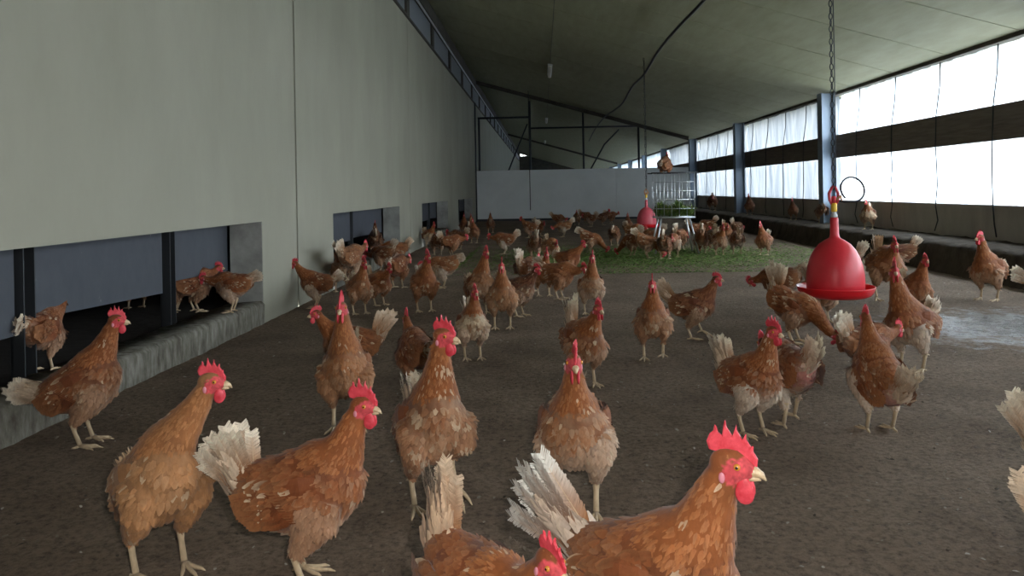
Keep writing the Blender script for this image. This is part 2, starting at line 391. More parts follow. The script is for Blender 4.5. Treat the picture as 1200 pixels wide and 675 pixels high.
def curtain(y0, y1, z0, z1, where, band):
    q = MB(); st = .05 if y1 < 22 else .2
    ys_ = np.arange(y0 + .02, y1 - .02 + st, st); ys_[-1] = y1 - .02; zs_ = np.linspace(z0, z1, 7); V = []; F = []
    for y in ys_:
        for k, z in enumerate(zs_):
            t = (z - z0) / (z1 - z0)
            V.append((XR + .085 + .012 * math.sin(y * 2 * math.pi + 3 * t) * (1 if y > 9 else .4) + .010 * math.sin(y * 13 + 5 * t + math.sin(y * 3)) + .008 * math.sin(y * 29 - 3 * t), y, z))
    m_ = len(zs_)
    for i in range(len(ys_) - 1):
        for k in range(m_ - 1): F.append((i * m_ + k, (i + 1) * m_ + k, (i + 1) * m_ + k + 1, i * m_ + k + 1))
    q.add(V, F); o = q.build('windbreak_curtain', M['curtain' if y0 < 9 else 'curtain_dense'], smooth=True)
    tag(o, '%s white windbreak curtain, %s' % (band, where), 'curtain', 'windbreak curtains along the right wall')
WH = ['beside the camera, before the near blue post', 'beside the camera, before the near blue post', 'bay at the right photo edge, before the near blue post',
      'second bay, between the near blue post and the next post', 'third bay, ending at the post by the hay rack',
      'fourth bay, just beyond the white partition', 'fifth bay, far beyond the white partition']
for i, (a, b) in enumerate(zip(ed[:-1], ed[1:])):
    if a < 25:
        curtain(a, b, 1.49, 2.05, WH[min(i, 6)], 'upper'); curtain(a, b, .59, 1.175, WH[min(i, 6)], 'lower')
for z0, z1 in ((1.49, 2.05), (.59, 1.175)):
    q = MB(); q.box(XR + .08, XR + .083, 25.1, YF, z0, z1); struct(q.build('window_far', M['curtain']))
cw = 0; ORD = 'first second third fourth fifth sixth seventh eighth ninth tenth eleventh twelfth thirteenth fourteenth fifteenth sixteenth'.split()
for k in range(0, 21):      # vertical seams with a dark pull cord each metre
    y = 1.05 + 1.0 * k if k < 20 else 20.9
    if y < 6.5 or min(abs(y - p) for p in POSTS) < .15: continue
    rr = random.Random(k)
    pts = [(XR + .04, y, 2.05), (XR + .035, y + .01, 1.8), (XR - .012, y, 1.5), (XR - .02, y + .01, 1.2), (XR - .022, y + rr.uniform(-.03, .03), 1.0),
           (XR - .022, y + rr.uniform(-.03, .03), .78), (XR - .028, y + rr.uniform(-.02, .03), .57), (XR - .03, y + rr.uniform(-.04, .06), .42), (XR - .04, y + rr.uniform(-.06, .08), .31)]
    q = MB(); q.tube(pts, .006, 6)
    cw += 1
    tag(q.build('pull_cord', M['steel_dark'], smooth=True), 'dark pull cord on the side curtains, %s from the right photo edge' % ORD[cw - 1], 'cord', 'pull cords on the side curtains')

# end walls, partition, netting frame
struct(boxobj('wall_back', (XW, XR + .1, YB - .1, YB, -.12, 3.6), M['wall']))
struct(boxobj('wall_far', (XW, XR + .1, YF, YF + .1, 0, 3.6), M['beam']))
q = MB(); q.box(XL + .002, 1.98, 20.6, 20.7, 0, 1.35); q.box(1.99, XR - .002, 20.6, 20.7, 0, 1.35)
tag(q.build('partition_wall', M['partition']), 'low white partition wall across the far end of the hall', 'partition')
q = MB(); q.box(XL + .002, 3.5, 20.58, 20.598, -.01, .05); tag(q.build('kick_board', M['steel_dark']), 'dark strip along the foot of the white partition wall', 'kick board')
fr = empty('netting_frame', (0, 20.75, 0)); tag(fr, 'thin dark steel pipe frame rising above the white partition', 'frame')
def local(mb, name, m, par, **k):
    for i in range(len(mb.v)): mb.v[i] = mb.v[i] - np.array(par.location)
    return mb.build(name, m, par, **k)
for x, zt in ((-1.67, 2.78), (-.29, ceil_z(-.29) - .12), (1.14, ceil_z(1.14) - .01), (2.62, ceil_z(2.62) - .01)):
    q = MB(); q.tube([(x, 20.75, 0), (x, 20.75, zt)], .028, 8); local(q, 'upright', M['steel_dark'], fr, smooth=True)
q = MB(); q.tube([(-.29, 20.75, 2.48), (2.62, 20.75, 2.48)], .025, 8); local(q, 'crossbar', M['steel_dark'], fr, smooth=True)
q = MB(); q.tube([(-1.70, 20.75, 2.78), (-.29, 20.75, 2.78)], .03, 8); local(q, 'crossbar', M['steel_dark'], fr, smooth=True)
q = MB(); q.tube([(-.95, 20.75, 1.2), (-.36, 20.75, 2.6)], .02, 8); local(q, 'brace', M['steel_dark'], fr, smooth=True)
q = MB(); q.tube([(1.3, 20.75, 1.3), (1.7, 20.75, 2.0), (2.1, 20.75, 2.4)], .02, 8); local(q, 'brace', M['steel_dark'], fr, smooth=True)
q = MB(); q.tube([(-1.70, 19.9, 0), (-1.70, 19.9, 3.1)], .02, 8)
tag(q.build('standpipe', M['steel_dark'], smooth=True), 'thin dark vertical pipe on the concrete wall before the partition', 'pipe')

# pop-hole flaps and posts in the openings
FG, PG = 'grey flaps hanging in the pop holes', 'dark steel posts in the pop holes'
def flap(y0, y1, zb0, zb1, lab):
    q = MB(); x0, x1 = XW - .045, XW - .02
    V = [(x, y, z) for x in (x0, x1) for (y, z) in ((y0, zb0), (y1, zb1), (y1, .68), (y0, .68))]
    q.add(V, [(0, 1, 2, 3), (7, 6, 5, 4), (0, 4, 5, 1), (1, 5, 6, 2), (2, 6, 7, 3), (3, 7, 4, 0)])
    tag(q.build('pop_hole_flap', M['flap']), lab, 'flap', FG)
def ppost(y, lab, r=.028):
    q = MB(); x = XW - .045
    for (a, b, c, d) in ((x - .004, x + .004, -r, r), (x, x + .05, -r, -r + .006), (x, x + .05, r - .006, r)):
        q.box(a, b, y + c, y + d, .10, .70)
    tag(q.build('pop_hole_post', M['steel_dark']), lab, 'post', PG)
flap(1.3, 2.8, .29, .29, 'slate grey flap at the photo edge, left of the nearest pop hole post')
flap(2.9, 3.92, .335, .30, 'wide slate grey flap in the nearest opening, between its two dark posts')
flap(3.99, 4.75, .35, .33, 'slate grey flap at the right end of the nearest opening')
ppost(2.85, 'dark steel post at the left edge of the photo, inside the nearest opening', .035)
ppost(3.985, 'dark steel post right of centre in the nearest opening', .03)
for k, ((a, b), nm, ps) in enumerate(zip(OPEN[1:], ('second', 'third', 'fourth'), ((6.7, 7.85), (12.3, 13.3), (17.1, 18.1)))):
    ys_ = [a + .02] + list(ps) + [b - .02]
    for i, (u, v) in enumerate(zip(ys_[:-1], ys_[1:])):
        flap(u + .02, v - .02, .30 + .02 * i, .32, 'slate grey flap, %s section of the %s opening along the wall' % (('left', 'middle', 'right')[i], nm))
    for i, u in enumerate(ps): ppost(u, 'thin post, %s of two in the %s opening along the wall' % (('left', 'right')[i], nm), .014)

# outside: ground, and an added block keeping sky light off the far curtains
struct(boxobj('ground_outside', (XR + .15, 60, -30, 110, -.3, -.1), M['outside']))
q = MB(); q.box(8.0, 18, 24, 90, -.1, 3.6); V = [(7.4, 23.5, 3.5), (7.4, 90.5, 3.5), (13, 90.5, 6.2), (13, 23.5, 6.2), (18.6, 23.5, 3.5), (18.6, 90.5, 3.5)]
q.add(V, [(0, 1, 2, 3), (3, 2, 5, 4), (0, 3, 4), (1, 5, 2)])
struct(q.build('wall_sky_blocker', M['sky_blocker']))

# ------------------------------------------------------------------ ceiling lamps, hose, chains, drinkers
for y, lab in ((15.2, 'nearest visible tube lamp on the ceiling'), (26, 'middle tube lamp on the ceiling, beyond the first roof beam'), (37.5, 'farthest small tube lamp on the ceiling')):
    x = .20; z = ceil_z(x); e = empty('tube_lamp', (x, y, z)); tag(e, lab, 'lamp', 'ceiling tube lamps')
    q = MB(); q.box(-.045, .045, -.63, .63, -.035, -.0); q.build('housing', M['steel_zinc'], e)
    q = MB(); q.tube([(0, -.6, -.06), (0, .6, -.06)], .035, 12); q.build('diffuser', M['lamp'], e, smooth=True)
q = MB(); q.tube([(.2, YB + .2, ceil_z(.2) - .012), (.2, 14.5, ceil_z(.2) - .012)], .004, 6); q.tube([(.2, 15.9, ceil_z(.2) - .012), (.2, 25.3, ceil_z(.2) - .012)], .004, 6)
tag(q.build('lamp_cable', M['steel_dark']), 'thin straight cable on the ceiling leading to the tube lamps', 'cable')
hp = [(1.62, 3.0, 2.66), (1.6, 5.2, 2.64), (1.6, 7.4, 2.61), (1.60, 9.0, 2.65), (1.595, 10.4, 2.64), (1.59, 11.8, 2.54), (1.60, 13.4, 2.57), (1.6, 15.0, 2.47), (1.60, 16.6, 2.50), (1.60, 19.3, 2.60), (1.58, 22.5, 2.55), (1.60, 25.7, 2.42)]
def smooth_path(P, n=6):
    P = [Vector(p) for p in P]; out = []
    for i in range(len(P) - 1):
        p0, p1, p2, p3 = P[max(i - 1, 0)], P[i], P[i + 1], P[min(i + 2, len(P) - 1)]
        for k in range(n):
            t = k / n
            out.append(.5 * ((2 * p1) + (p2 - p0) * t + (2 * p0 - 5 * p1 + 4 * p2 - p3) * t * t + (3 * p1 - p0 - 3 * p2 + p3) * t ** 3))
    return out + [P[-1]]
q = MB(); q.tube(smooth_path(hp), .018, 8); tag(q.build('water_hose', M['black'], smooth=True), 'long dark water hose looping along under the ceiling', 'hose')

def drinker(x, y, z0, main, lab):
    e = empty('bell_drinker', (x, y, z0)); tag(e, lab, 'drinker', 'red bell drinkers')
    q = MB()   # pan with an upturned rim
    q.lathe([(.118, .026), (.125, .012), (.150, .004), (.176, .010), (.186, .026), (.196, .046), (.199, .047), (.1985, .042), (.189, .016), (.176, .000), (.150, -.010), (.110, -.012), (.04, -.008), (.0005, -.006)], 56)
    q.build('pan', M['red_dark'], e, smooth=True)
    q = MB()
    q.lathe([(.0005, .004), (.12, .006), (.146, .022), (.148, .06), (.146, .11), (.139, .155), (.126, .200), (.106, .240), (.080, .272), (.052, .293), (.034, .302), (.026, .310), (.0225, .325), (.021, .40), (.0195, .415), (.0005, .416)], 56)
    q.build('bell', M['red'] if main else M['red_pale'], e, smooth=True)
    q = MB(); q.lathe([(.0005, .41), (.016, .412), (.017, .43), (.012, .436), (.011, .446), (.0005, .447)], 20); q.build('fitting', M['clear'], e, smooth=True)
    q = MB(); q.lathe([(.0005, .444), (.014, .446), (.0155, .452), (.0155, .487), (.013, .493), (.0005, .494)], 20); q.build('valve', M['yellow'], e, smooth=True)
    q = MB()
    for s in (-1, 1): q.tube([(s * .010, 0, .485), (s * .022, 0, .51), (s * .024, .004, .545), (s * .010, 0, .575), (0, 0, .585)], [.007, .008, .008, .007, .005], 8)
    q.tube([(0, 0, .49), (0, .0, .53)], .012, 10)
    q.build('hanger', M['comb'] if main else M['tan'], e, smooth=True)
    q = MB(); q.tube([(.012, 0, .51), (.035, -.004, .53), (.042, 0, .50)], [.009, .011, .004], 8); q.build('elbow', M['tan'], e, smooth=True)
    if main:
        q = MB(); pts = []
        for k in range(0, 30):
            a = math.radians(-105 + 330 * k / 29); pts.append((.100 + .062 * math.cos(a), .0 + .02 * math.sin(a), .565 + .066 * math.sin(a)))
        q.tube([(.03, 0, .505), (.055, 0, .498)] + pts[2:], .0055, 8); q.build('hose_loop', M['black'], e, smooth=True)
    # chain up to the ceiling
    q = MB(); zt = ceil_z(x) - .0; z = z0 + .58; k = 0; L_ = .034 if main else .06; r = .0028 if main else .004
    while z < zt - .02:
        pts = []
        for a in range(9):
            an = 2 * math.pi * a / 8; u, v_ = .009 * math.cos(an), L_ * .55 * math.sin(an)
            pts.append((x + (u if k % 2 else 0), y + (0 if k % 2 else u), z + v_))
        q.tube(pts, r, 5, caps=False); z += L_; k += 1
    q.tube([(x + .012, y, z0 + .56), (x + .016, y, 1.5), (x + .008, y, zt)], .003, 5)
    tag(q.build('hanging_chain', M['steel_dark'], smooth=True), 'chain holding up the near red drinker' if main else 'thin chain holding up the far drinker, left of the hay rack', 'chain', 'chains of the bell drinkers')
drinker(1.57, 4.2, .21, True, 'large shiny red bell drinker hanging in the foreground at right')
drinker(1.59, 11.8, .21, False, 'small faded pink red bell drinker hanging beside the hay rack in the distance')
q = MB(); q.tube([(-.30, 19.5, .30), (-.30, 19.5, ceil_z(-.30))], .012, 6)
tag(q.build('rope', M['steel_dark']), 'thin cord hanging from the ceiling in front of the white partition wall', 'cord')
# brown clump stuck under the ceiling
ico = MB(); nr = np.random.default_rng(5); V = []; F = []
for i in range(9):
    for j in range(14):
        th, ph = math.pi * i / 8, 2 * math.pi * j / 14; r = .05 * (1 + .18 * math.sin(3 * th + 2 * ph) + nr.uniform(-.08, .08))
        V.append((r * 1.2 * math.sin(th) * math.cos(ph), r * math.sin(th) * math.sin(ph), r * .8 * math.cos(th)))
for i in range(8):
    for j in range(14): F.append((i * 14 + j, i * 14 + (j + 1) % 14, (i + 1) * 14 + (j + 1) % 14, (i + 1) * 14 + j))
ico.add(V, F); o = ico.build('mud_nest', M['nest'], smooth=True); o.location = (2.66, 5.1, ceil_z(2.66) - .03)
tag(o, 'small brown clump stuck under the ceiling near the top right corner', 'nest')

# hay rack with fodder
RX, RY = 1.39, 9.55
e = empty('hay_rack', (RX + .23, RY, 0)); tag(e, 'free-standing wire hay rack on thin metal legs filled with greens', 'hay rack')
def lq(q, name, m, smooth=True, par=e): return local(q, name, m, par, smooth=smooth)
for sx, sy in ((-1, -1), (1, -1), (-1, 1), (1, 1)):
    q = MB(); x = RX + .23 + sx * .17; q.tube([(x, RY + sy * .12, .44), (x + sx * .09, RY + sy * .2, 0.0)], .011, 8); lq(q, 'leg', M['steel_zinc'])
q = MB(); c = [(RX, RY - .14, .44), (RX + .46, RY - .14, .44), (RX + .46, RY + .14, .44), (RX, RY + .14, .44), (RX, RY - .14, .44)]
for a, b in zip(c[:-1], c[1:]): q.tube([a, b], .011, 8)
for i in range(6): q.tube([(RX + .46 * i / 5, RY - .14, .44), (RX + .46 * i / 5, RY + .14, .44)], .004, 6)
lq(q, 'base_frame', M['steel_zinc'])
q = MB()
for s in (-1, 1):
    for i in range(6): q.tube([(RX + .46 * i / 5, RY + s * .14, .43), (RX + .46 * i / 5, RY + s * .17, .985)], .004, 6)
    for i in range(6): q.tube([(RX, RY + s * (.14 + .03 * i / 5), .44 + .54 * i / 5), (RX + .46, RY + s * (.14 + .03 * i / 5), .44 + .54 * i / 5)], .004, 6)
for x in (RX, RX + .46):
    for i in range(6): q.tube([(x, RY - .14 - .03 * i / 5, .44 + .54 * i / 5), (x, RY + .14 + .03 * i / 5, .44 + .54 * i / 5)], .004, 6)
lq(q, 'wire_basket', M['steel_zinc'])
for s_ in (-1, 1):
    q = MB(); q.tube([(RX - .06, RY + s_ * .17, .985), (RX + .50, RY + s_ * .17, .985)], .008, 6); lq(q, 'top_rail', M['steel_dark'])

def blades(n, sampler, lo, hi, seed, pal, w=.004, up=.2):
    r = np.random.default_rng(seed); P = sampler(r, n); an = r.uniform(0, 2 * np.pi, n); el = r.uniform(-.05, up, n)
    L = r.uniform(lo, hi, n); d = np.stack([np.cos(an) * np.cos(el), np.sin(an) * np.cos(el), np.sin(el)], -1); s = np.stack([-np.sin(an), np.cos(an), r.uniform(-.5, .5, n)], -1) * w
    mid = P + d * (L * .5)[:, None] + np.array([0, 0, .3]) * (L * .25)[:, None]; tip = P + d * L[:, None]
    V = np.stack([P - s * .6, P + s * .6, mid - s, mid + s, tip - s * .15, tip + s * .15], 1).reshape(-1, 3)
    b = np.arange(n) * 6; idx = np.stack([b, b + 1, b + 3, b + 2, b + 2, b + 3, b + 5, b + 4], -1).ravel()
    pal = np.array(pal); col = pal[r.integers(0, len(pal), n)] * r.uniform(.7, 1.2, (n, 1)); return V, idx, np.full(2 * n, 4), np.repeat(col, 6, 0)
def stuff(name, data, lab, cat, m='grass'):
    V, idx, nl, col = data; me = bpy.data.meshes.new(name); fill(me, V, idx, nl, None, col); me.materials.append(M[m])
    o = bpy.data.objects.new(name, me); C.objects.link(o); return tag(o, lab, cat, kind='stuff')
def samp_rack(r, n): return np.stack([(xx := r.uniform(RX + .02, RX + .44, n)), r.uniform(RY - .12, RY + .12, n), .45 + (.09 + .04 * np.sin(xx * 31)) * r.random(n)], -1)
stuff('green_fodder', blades(1500, samp_rack, .04, .12, 4, [(.11, .20, .035), (.16, .26, .05), (.07, .13, .03), (.20, .22, .08)], .006, 1.3), 'heap of fresh green fodder lying in the wire hay rack', 'fodder')
def samp_grass(r, n):
    x = r.normal(1.25, 1.05, n); y = np.clip(9.0 + r.normal(0, .85, n), 7.3, 12); x = np.clip(x, -.9, 3.3); return np.stack([x, y, np.full(n, .002)], -1)
stuff('strewn_grass', blades(26000, samp_grass, .02, .06, 7, [(.13, .24, .05), (.19, .32, .07), (.10, .17, .04), (.26, .28, .11)], .0035, .35), 'band of cut green grass strewn over the floor around the hay rack', 'grass')
def samp_bits(r, n):
    y = .9 + 6.2 * r.random(n) ** 1.4; return np.stack([r.uniform(XL + .05, 3.65, n), y, np.full(n, .001)], -1)
stuff('floor_litter', blades(5200, samp_bits, .004, .016, 9, [(.30, .26, .2), (.2, .16, .12), (.10, .08, .06), (.42, .38, .32), (.16, .12, .09)], .0035, .3), 'loose bits of straw and small feathers scattered over the dark floor', 'litter')

# ------------------------------------------------------------------ hens
RUSTD = np.array((.12, .034, .014)); RUST = np.array((.26, .072, .020)); ORANGE = np.array((.38, .125, .033)); TAN = np.array((.56, .30, .13))
CREAM = np.array((.70, .54, .36)); WHITE = np.array((.80, .76, .70)); PINK = np.array((.62, .26, .24)); FACE = np.array((.60, .075, .085)); GREYB = np.array((.22, .17, .14))

def loft(pts, rv, rl, lat=(0, 1, 0), n=18, up=None):
    """closed tube with elliptical sections; lat gives the lateral axis"""
    P = np.array(pts, float); m = len(P); T = np.gradient(P, axis=0); T /= np.linalg.norm(T, axis=1)[:, None]
    lat = np.array(lat, float); V = []; F = []
    for i in range(m):
        a = lat - T[i] * lat.dot(T[i]); a /= np.linalg.norm(a); b = np.cross(T[i], a)
        an = np.arange(n) * 2 * np.pi / n
        V.append(P[i] + np.outer(np.cos(an) * rl[i], a) + np.outer(np.sin(an) * rv[i], b))
    for i in range(m - 1):
        for k in range(n): F.append((i * n + k, i * n + (k + 1) % n, (i + 1) * n + (k + 1) % n, (i + 1) * n + k))
    V = np.concatenate(V)
    F.append(tuple(range(n - 1, -1, -1))); F.append(tuple((m - 1) * n + k for k in range(n)))
    return V, F
def interp(ctrl, n):
    """Catmull-Rom through rows of ctrl"""
    c = np.array(ctrl, float); m = len(c); out = []
    for u in np.linspace(0, m - 1 - 1e-6, n):
        i = int(u); t = u - i; p0, p1, p2, p3 = c[max(i - 1, 0)], c[i], c[i + 1], c[min(i + 2, m - 1)]
        out.append(.5 * (2 * p1 + (p2 - p0) * t + (2 * p0 - 5 * p1 + 4 * p2 - p3) * t * t + (3 * p1 - p0 - 3 * p2 + p3) * t ** 3))
    return np.array(out)
def vnoise(P, s, seed):
    r = np.random.default_rng(seed); o = 0
    for k in range(6):
        d = r.normal(size=3); d /= np.linalg.norm(d); o = o + np.sin(P @ d * s * (1 + .45 * k) + r.uniform(0, 6.28))
    return o / 6
def rodr(v, k, a):
    v = np.asarray(v, float); k = np.asarray(k, float); return v * math.cos(a) + np.cross(k, v) * math.sin(a) + k * (v @ k)[..., None] * (1 - math.cos(a)) if v.ndim > 1 else v * math.cos(a) + np.cross(k, v) * math.sin(a) + k * v.dot(k) * (1 - math.cos(a))

TPL = {}
def feather_template(rows):
    if rows in TPL: return TPL[rows]
    u = np.linspace(0, 1, rows); wd = {3: [.6, 1, .25], 4: [.55, 1, .9, .22], 5: [.5, .9, 1, .8, .2]}[rows]
    P = []
    for i in range(rows):
        for v in (-1, 0, 1): P.append((u[i], v * wd[i] * .5, -.10 * abs(v) * wd[i], u[i], abs(v)))
    F = []
    for i in range(rows - 1):
        for k in range(2): F.append((i * 3 + k, i * 3 + k + 1, (i + 1) * 3 + k + 1, (i + 1) * 3 + k))
    TPL[rows] = (np.array(P), np.array(F)); return TPL[rows]
def shingles(P, Nn, Fl, L, W, lift, col, tipc, rows=4, curl=None):
    """many small feathers as one vertex/face block"""
    T, F = feather_template(rows); n = len(P)
    Fl = Fl - Nn * np.sum(Fl * Nn, 1)[:, None]; Fl /= np.linalg.norm(Fl, axis=1)[:, None] + 1e-9
    S = np.cross(Nn, Fl); cl, sl = np.cos(lift)[:, None], np.sin(lift)[:, None]
    D = Fl * cl + Nn * sl; N2 = Nn * cl - Fl * sl
    if curl is None: curl = np.full(n, -.12)
    u, v, wz = T[:, 0], T[:, 1], T[:, 2]
    V = (P - Nn * .0015)[:, None, :] + D[:, None, :] * (u[None, :, None] * L[:, None, None]) + S[:, None, :] * (v[None, :, None] * W[:, None, None]) \
        + N2[:, None, :] * ((wz[None, :] * W[:, None] + curl[:, None] * (u ** 2)[None, :] * L[:, None])[:, :, None])
    k = (T[:, 3] ** 1.5 * .75 + .25 * T[:, 4])[None, :, None]
    c = col[:, None, :] * (1 - k) + tipc[:, None, :] * k
    idx = (F[None] + (np.arange(n) * len(T))[:, None, None]).reshape(-1, 4)
    return V.reshape(-1, 3), idx, c.reshape(-1, 3)
def vane(base, axis, side, nrm, L, W, c0, c1, rg, nb=18, rag=.25, bend=.0, shaft=None):
    """one long feather with a shaft and ragged barbs"""
    V = []; F = []; Cc = []
    def pt(t, o): return base + axis * (t * L) + side * o + nrm * (bend * L * t * t)
    for s in (-1, 1):
        for i in range(nb):
            t0, t1 = .08 + .9 * i / nb, .08 + .9 * (i + 1) / nb
            t = (t0 + t1) / 2; wv = W * .5 * min(1, .35 + 2.2 * t) * (1 - max(0, t - .85) ** 2 * 12) * (1 - rg.random() * rag * (.35 + .65 * t))
            sw = .085 * (1 - .3 * t); g = (.35 if rg.random() < .12 else .0) * (t1 - t0) * rg.random(); e_ = .7 / nb
            k = len(V); dz = rg.normal() * .0012
            V += [pt(t0 + g, 0), pt(t1, 0), pt(min(t1 + sw * .9 + e_ * .4, 1.05), s * wv) + nrm * dz, pt(min(t0 + g + sw, 1.05), s * wv) + nrm * dz]
            F.append((k, k + 1, k + 2, k + 3) if s > 0 else (k + 3, k + 2, k + 1, k))
            j = 1 + rg.normal() * .05; tt = min(1, max(0, (t - .2) * 1.7)); ca = (c0 * (1 - tt) + c1 * tt) * j; ci = ca * .55 + c0 * j * .45 if t < .85 else ca; Cc += [ci, ci, ca * 1.03, ca * 1.03]
    k = len(V); r = .0011
    V += [pt(-.05, -r) + nrm * .0008, pt(-.05, r) + nrm * .0008, pt(.97, r * .3) + nrm * .0008, pt(.97, -r * .3) + nrm * .0008]; F.append((k, k + 1, k + 2, k + 3)); Cc += [CREAM if shaft is None else shaft] * 4
    return np.array(V), F, np.array(Cc)

POSE = {  # head x, head z, torso pitch
    'erect': (.125, .400, 20), 'alert': (.105, .44, 36), 'walk': (.165, .365, 10), 'low': (.215, .27, 2), 'bow': (.20, .21, -8), 'peck': (.225, .060, -22), 'away': (.13, .36, 14), 'sit': (.09, .33, 14)}

DBG = []
def make_hen(loc, rot, label, pose='erect', hy=0, hp=0, det=2, tone=.3, mott=.3, pale=.3, tail=55, tlen=.125, tw=.6, spread=24, size=.9, bare=0, comb=1.0,
             feet=((0, 0), (0, 0)), top=None, seed=0, ny=0, dz=0, width=1.0, group=None, headx=None, headz=None, pitch=None, crouch=0):
    rg = np.random.default_rng(seed + 100)
    hx, hz, pt_ = POSE[pose]; hx = headx or hx; hz = headz or hz; pt_ = pt_ if pitch is None else pitch
    hx += rg.normal() * .006; hz += rg.normal() * .005 + (.014 if hz > .3 else 0)
    a = math.radians(pt_); ca, sa = math.cos(a), math.sin(a); OZ = .214 - crouch; hz -= crouch + (.014 if hz > .15 else 0)
    def tf(p):
        p = np.asarray(p, float); x, y, z = p[..., 0], p[..., 1], p[..., 2]
        return np.stack([x * ca - z * sa, y, x * sa + z * ca + OZ], -1)
    parts = []; samples = []   # samples: pos, flow, radius, region
    wd = width
    tc_ = interp([(-.150, .052, .012, .012), (-.130, .045, .038, .034), (-.088, .022, .070, .060), (-.030, -.002, .094, .079), (.032, -.008, .097, .081), (.078, .010, .082, .070), (.106, .034, .052, .046)], 16)
    tc_ = tc_ * np.array([.95, 1, .95, .95])
    tp = tf(np.stack([tc_[:, 0], 0 * tc_[:, 0], tc_[:, 1]], -1))
    parts.append(loft(tp, tc_[:, 2], tc_[:, 3] * wd))
    dwn = np.array([0, 0, -1.0])
    for i in range(1, 16):
        fl = tp[max(i - 1, 0)] - tp[min(i + 1, 15)]; samples.append((tp[i], fl / np.linalg.norm(fl) + .35 * dwn, tc_[i, 3], 0))
    # neck
    H = np.array([hx, ny, hz]); P0 = tf((.045, 0, .02)); P1 = tf((.115, 0, .045)); dd = H - P0 + np.array([0, 0, .10 if hz > .2 else 0]); dd /= np.linalg.norm(dd)
    P2 = H - dd * .075 + np.array([-.008, 0, 0]); t = np.linspace(0, 1, 13)[:, None]
    nk = (1 - t) ** 3 * P0 + 3 * (1 - t) ** 2 * t * P1 + 3 * (1 - t) * t * t * P2 + t ** 3 * H
    nr_ = np.interp(np.linspace(0, 1, 13), [0, .25, .5, .75, .92, 1], [.070, .060, .043, .0305, .0235, .0195])
    parts.append(loft(nk, nr_ * 1.05, nr_ * .92))
    for i in range(2, 13):
        fl = nk[i - 1] - nk[min(i + 1, 12)]; samples.append((nk[i], fl / np.linalg.norm(fl), nr_[i], 1))
    # head frame
    hyr, hpr = math.radians(hy), math.radians(hp + (0 if hz > .2 else 50) + (12 if pose in ('low', 'bow') else 0))
    hX = np.array([math.cos(hyr) * math.cos(hpr), math.sin(hyr) * math.cos(hpr), -math.sin(hpr)]); hY = np.array([-math.sin(hyr), math.cos(hyr), 0.]); hZ = np.cross(hX, hY)
    HC = H + hX * .008 + hZ * .004
    def hf(p): p = np.asarray(p, float); return HC + p[..., 0:1] * hX + p[..., 1:2] * hY + p[..., 2:3] * hZ
    hc = interp([(-.026, -.002, .006, .006), (-.022, .0, .016, .014), (-.010, .002, .0225, .0185), (.004, .001, .0225, .0185), (.016, -.002, .0175, .0145), (.026, -.005, .011, .009), (.031, -.007, .006, .006)], 11)
    parts.append(loft(hf(np.stack([hc[:, 0], 0 * hc[:, 0], hc[:, 1]], -1)), hc[:, 2], hc[:, 3], lat=hY, n=16))
    samples.append((hf((-.014, 0, .004)), -hX + hZ * -.3, .02, 2)); samples.append((hf((0, 0, 0)), -hX, .02, 2)); samples.append((hf((.014, 0, -.002)), -hX, .016, 2))
    # thighs
    legs = []
    for s, (fx, fz) in zip((1, -1), feet):
        foot = np.array([.012 + fx, s * .048, .014 + fz]); hock = np.array([foot[0] - .022 - .25 * fz, s * .050, foot[2] + .074 - crouch * .8]) if fz < .06 else np.array([foot[0] + .02, s * .05, foot[2] + .07])
        knee = tf((.035 + fx * .5, s * .052, -.045)); hip = tf((.0, s * .035, .0))
        pth = interp([hip, knee, (knee + hock) / 2 + np.array([.006, 0, 0]), hock], 10); rr = np.interp(np.linspace(0, 1, 10), [0, .33, .7, 1], [.052, .054, .036, .0125])
        parts.append(loft(pth, rr, rr * .85)); legs.append((hock, foot, fz))
        for i in range(4, 10): samples.append((pth[i], dwn + np.array([-.25, 0, 0]), rr[i], 3))
    mb = MB()
    for Vp, Fp in parts: mb.add(Vp, Fp)
    tmp = mb.build('tmp', [])
    vox = {3: .0042, 2: .006, 1: .009}[det]
    md = tmp.modifiers.new('r', 'REMESH'); md.mode = 'VOXEL'; md.voxel_size = vox
    ms = tmp.modifiers.new('s', 'SMOOTH'); ms.factor = .5; ms.iterations = {3: 7, 2: 4, 1: 2}[det]
    bpy.context.view_layer.update()
    ev = tmp.evaluated_get(bpy.context.evaluated_depsgraph_get()); em = ev.to_mesh()
    nv, nf = len(em.vertices), len(em.polygons)
    V = np.empty(nv * 3, np.float32); em.vertices.foreach_get('co', V); V = V.reshape(-1, 3).astype(float)
    nl = np.empty(nf, np.int32); em.polygons.foreach_get('loop_total', nl); idx = np.empty(len(em.loops), np.int32); em.loops.foreach_get('vertex_index', idx)
    fc = np.empty(nf * 3, np.float32); em.polygons.foreach_get('center', fc); fc = fc.reshape(-1, 3).astype(float)
    fn = np.empty(nf * 3, np.float32); em.polygons.foreach_get('normal', fn); fn = fn.reshape(-1, 3).astype(float)
    ev.to_mesh_clear(); md_ = tmp.data; bpy.data.objects.remove(tmp); bpy.data.meshes.remove(md_)
    SP = np.array([s_[0] for s_ in samples]); SF = np.array([s_[1] for s_ in samples]); SR = np.array([s_[2] for s_ in samples]); SG = np.array([s_[3] for s_ in samples])
    def field(P):
        d = np.linalg.norm(P[:, None] - SP[None], axis=2) - SR[None]; d -= d.min(1)[:, None]; wgt = np.exp(-d / .008); wgt /= wgt.sum(1)[:, None]
        return wgt @ SF, SG[d.argmin(1)]
    def torso_local(P): q = P - np.array([0, 0, OZ]); return np.stack([q[:, 0] * ca + q[:, 2] * sa, q[:, 1], -q[:, 0] * sa + q[:, 2] * ca], -1)
    basec = (RUSTD * (1 - tone) + TAN * tone) if tone < .5 else ORANGE * (1 - (tone - .5) * 2) + TAN * (tone - .5) * 2
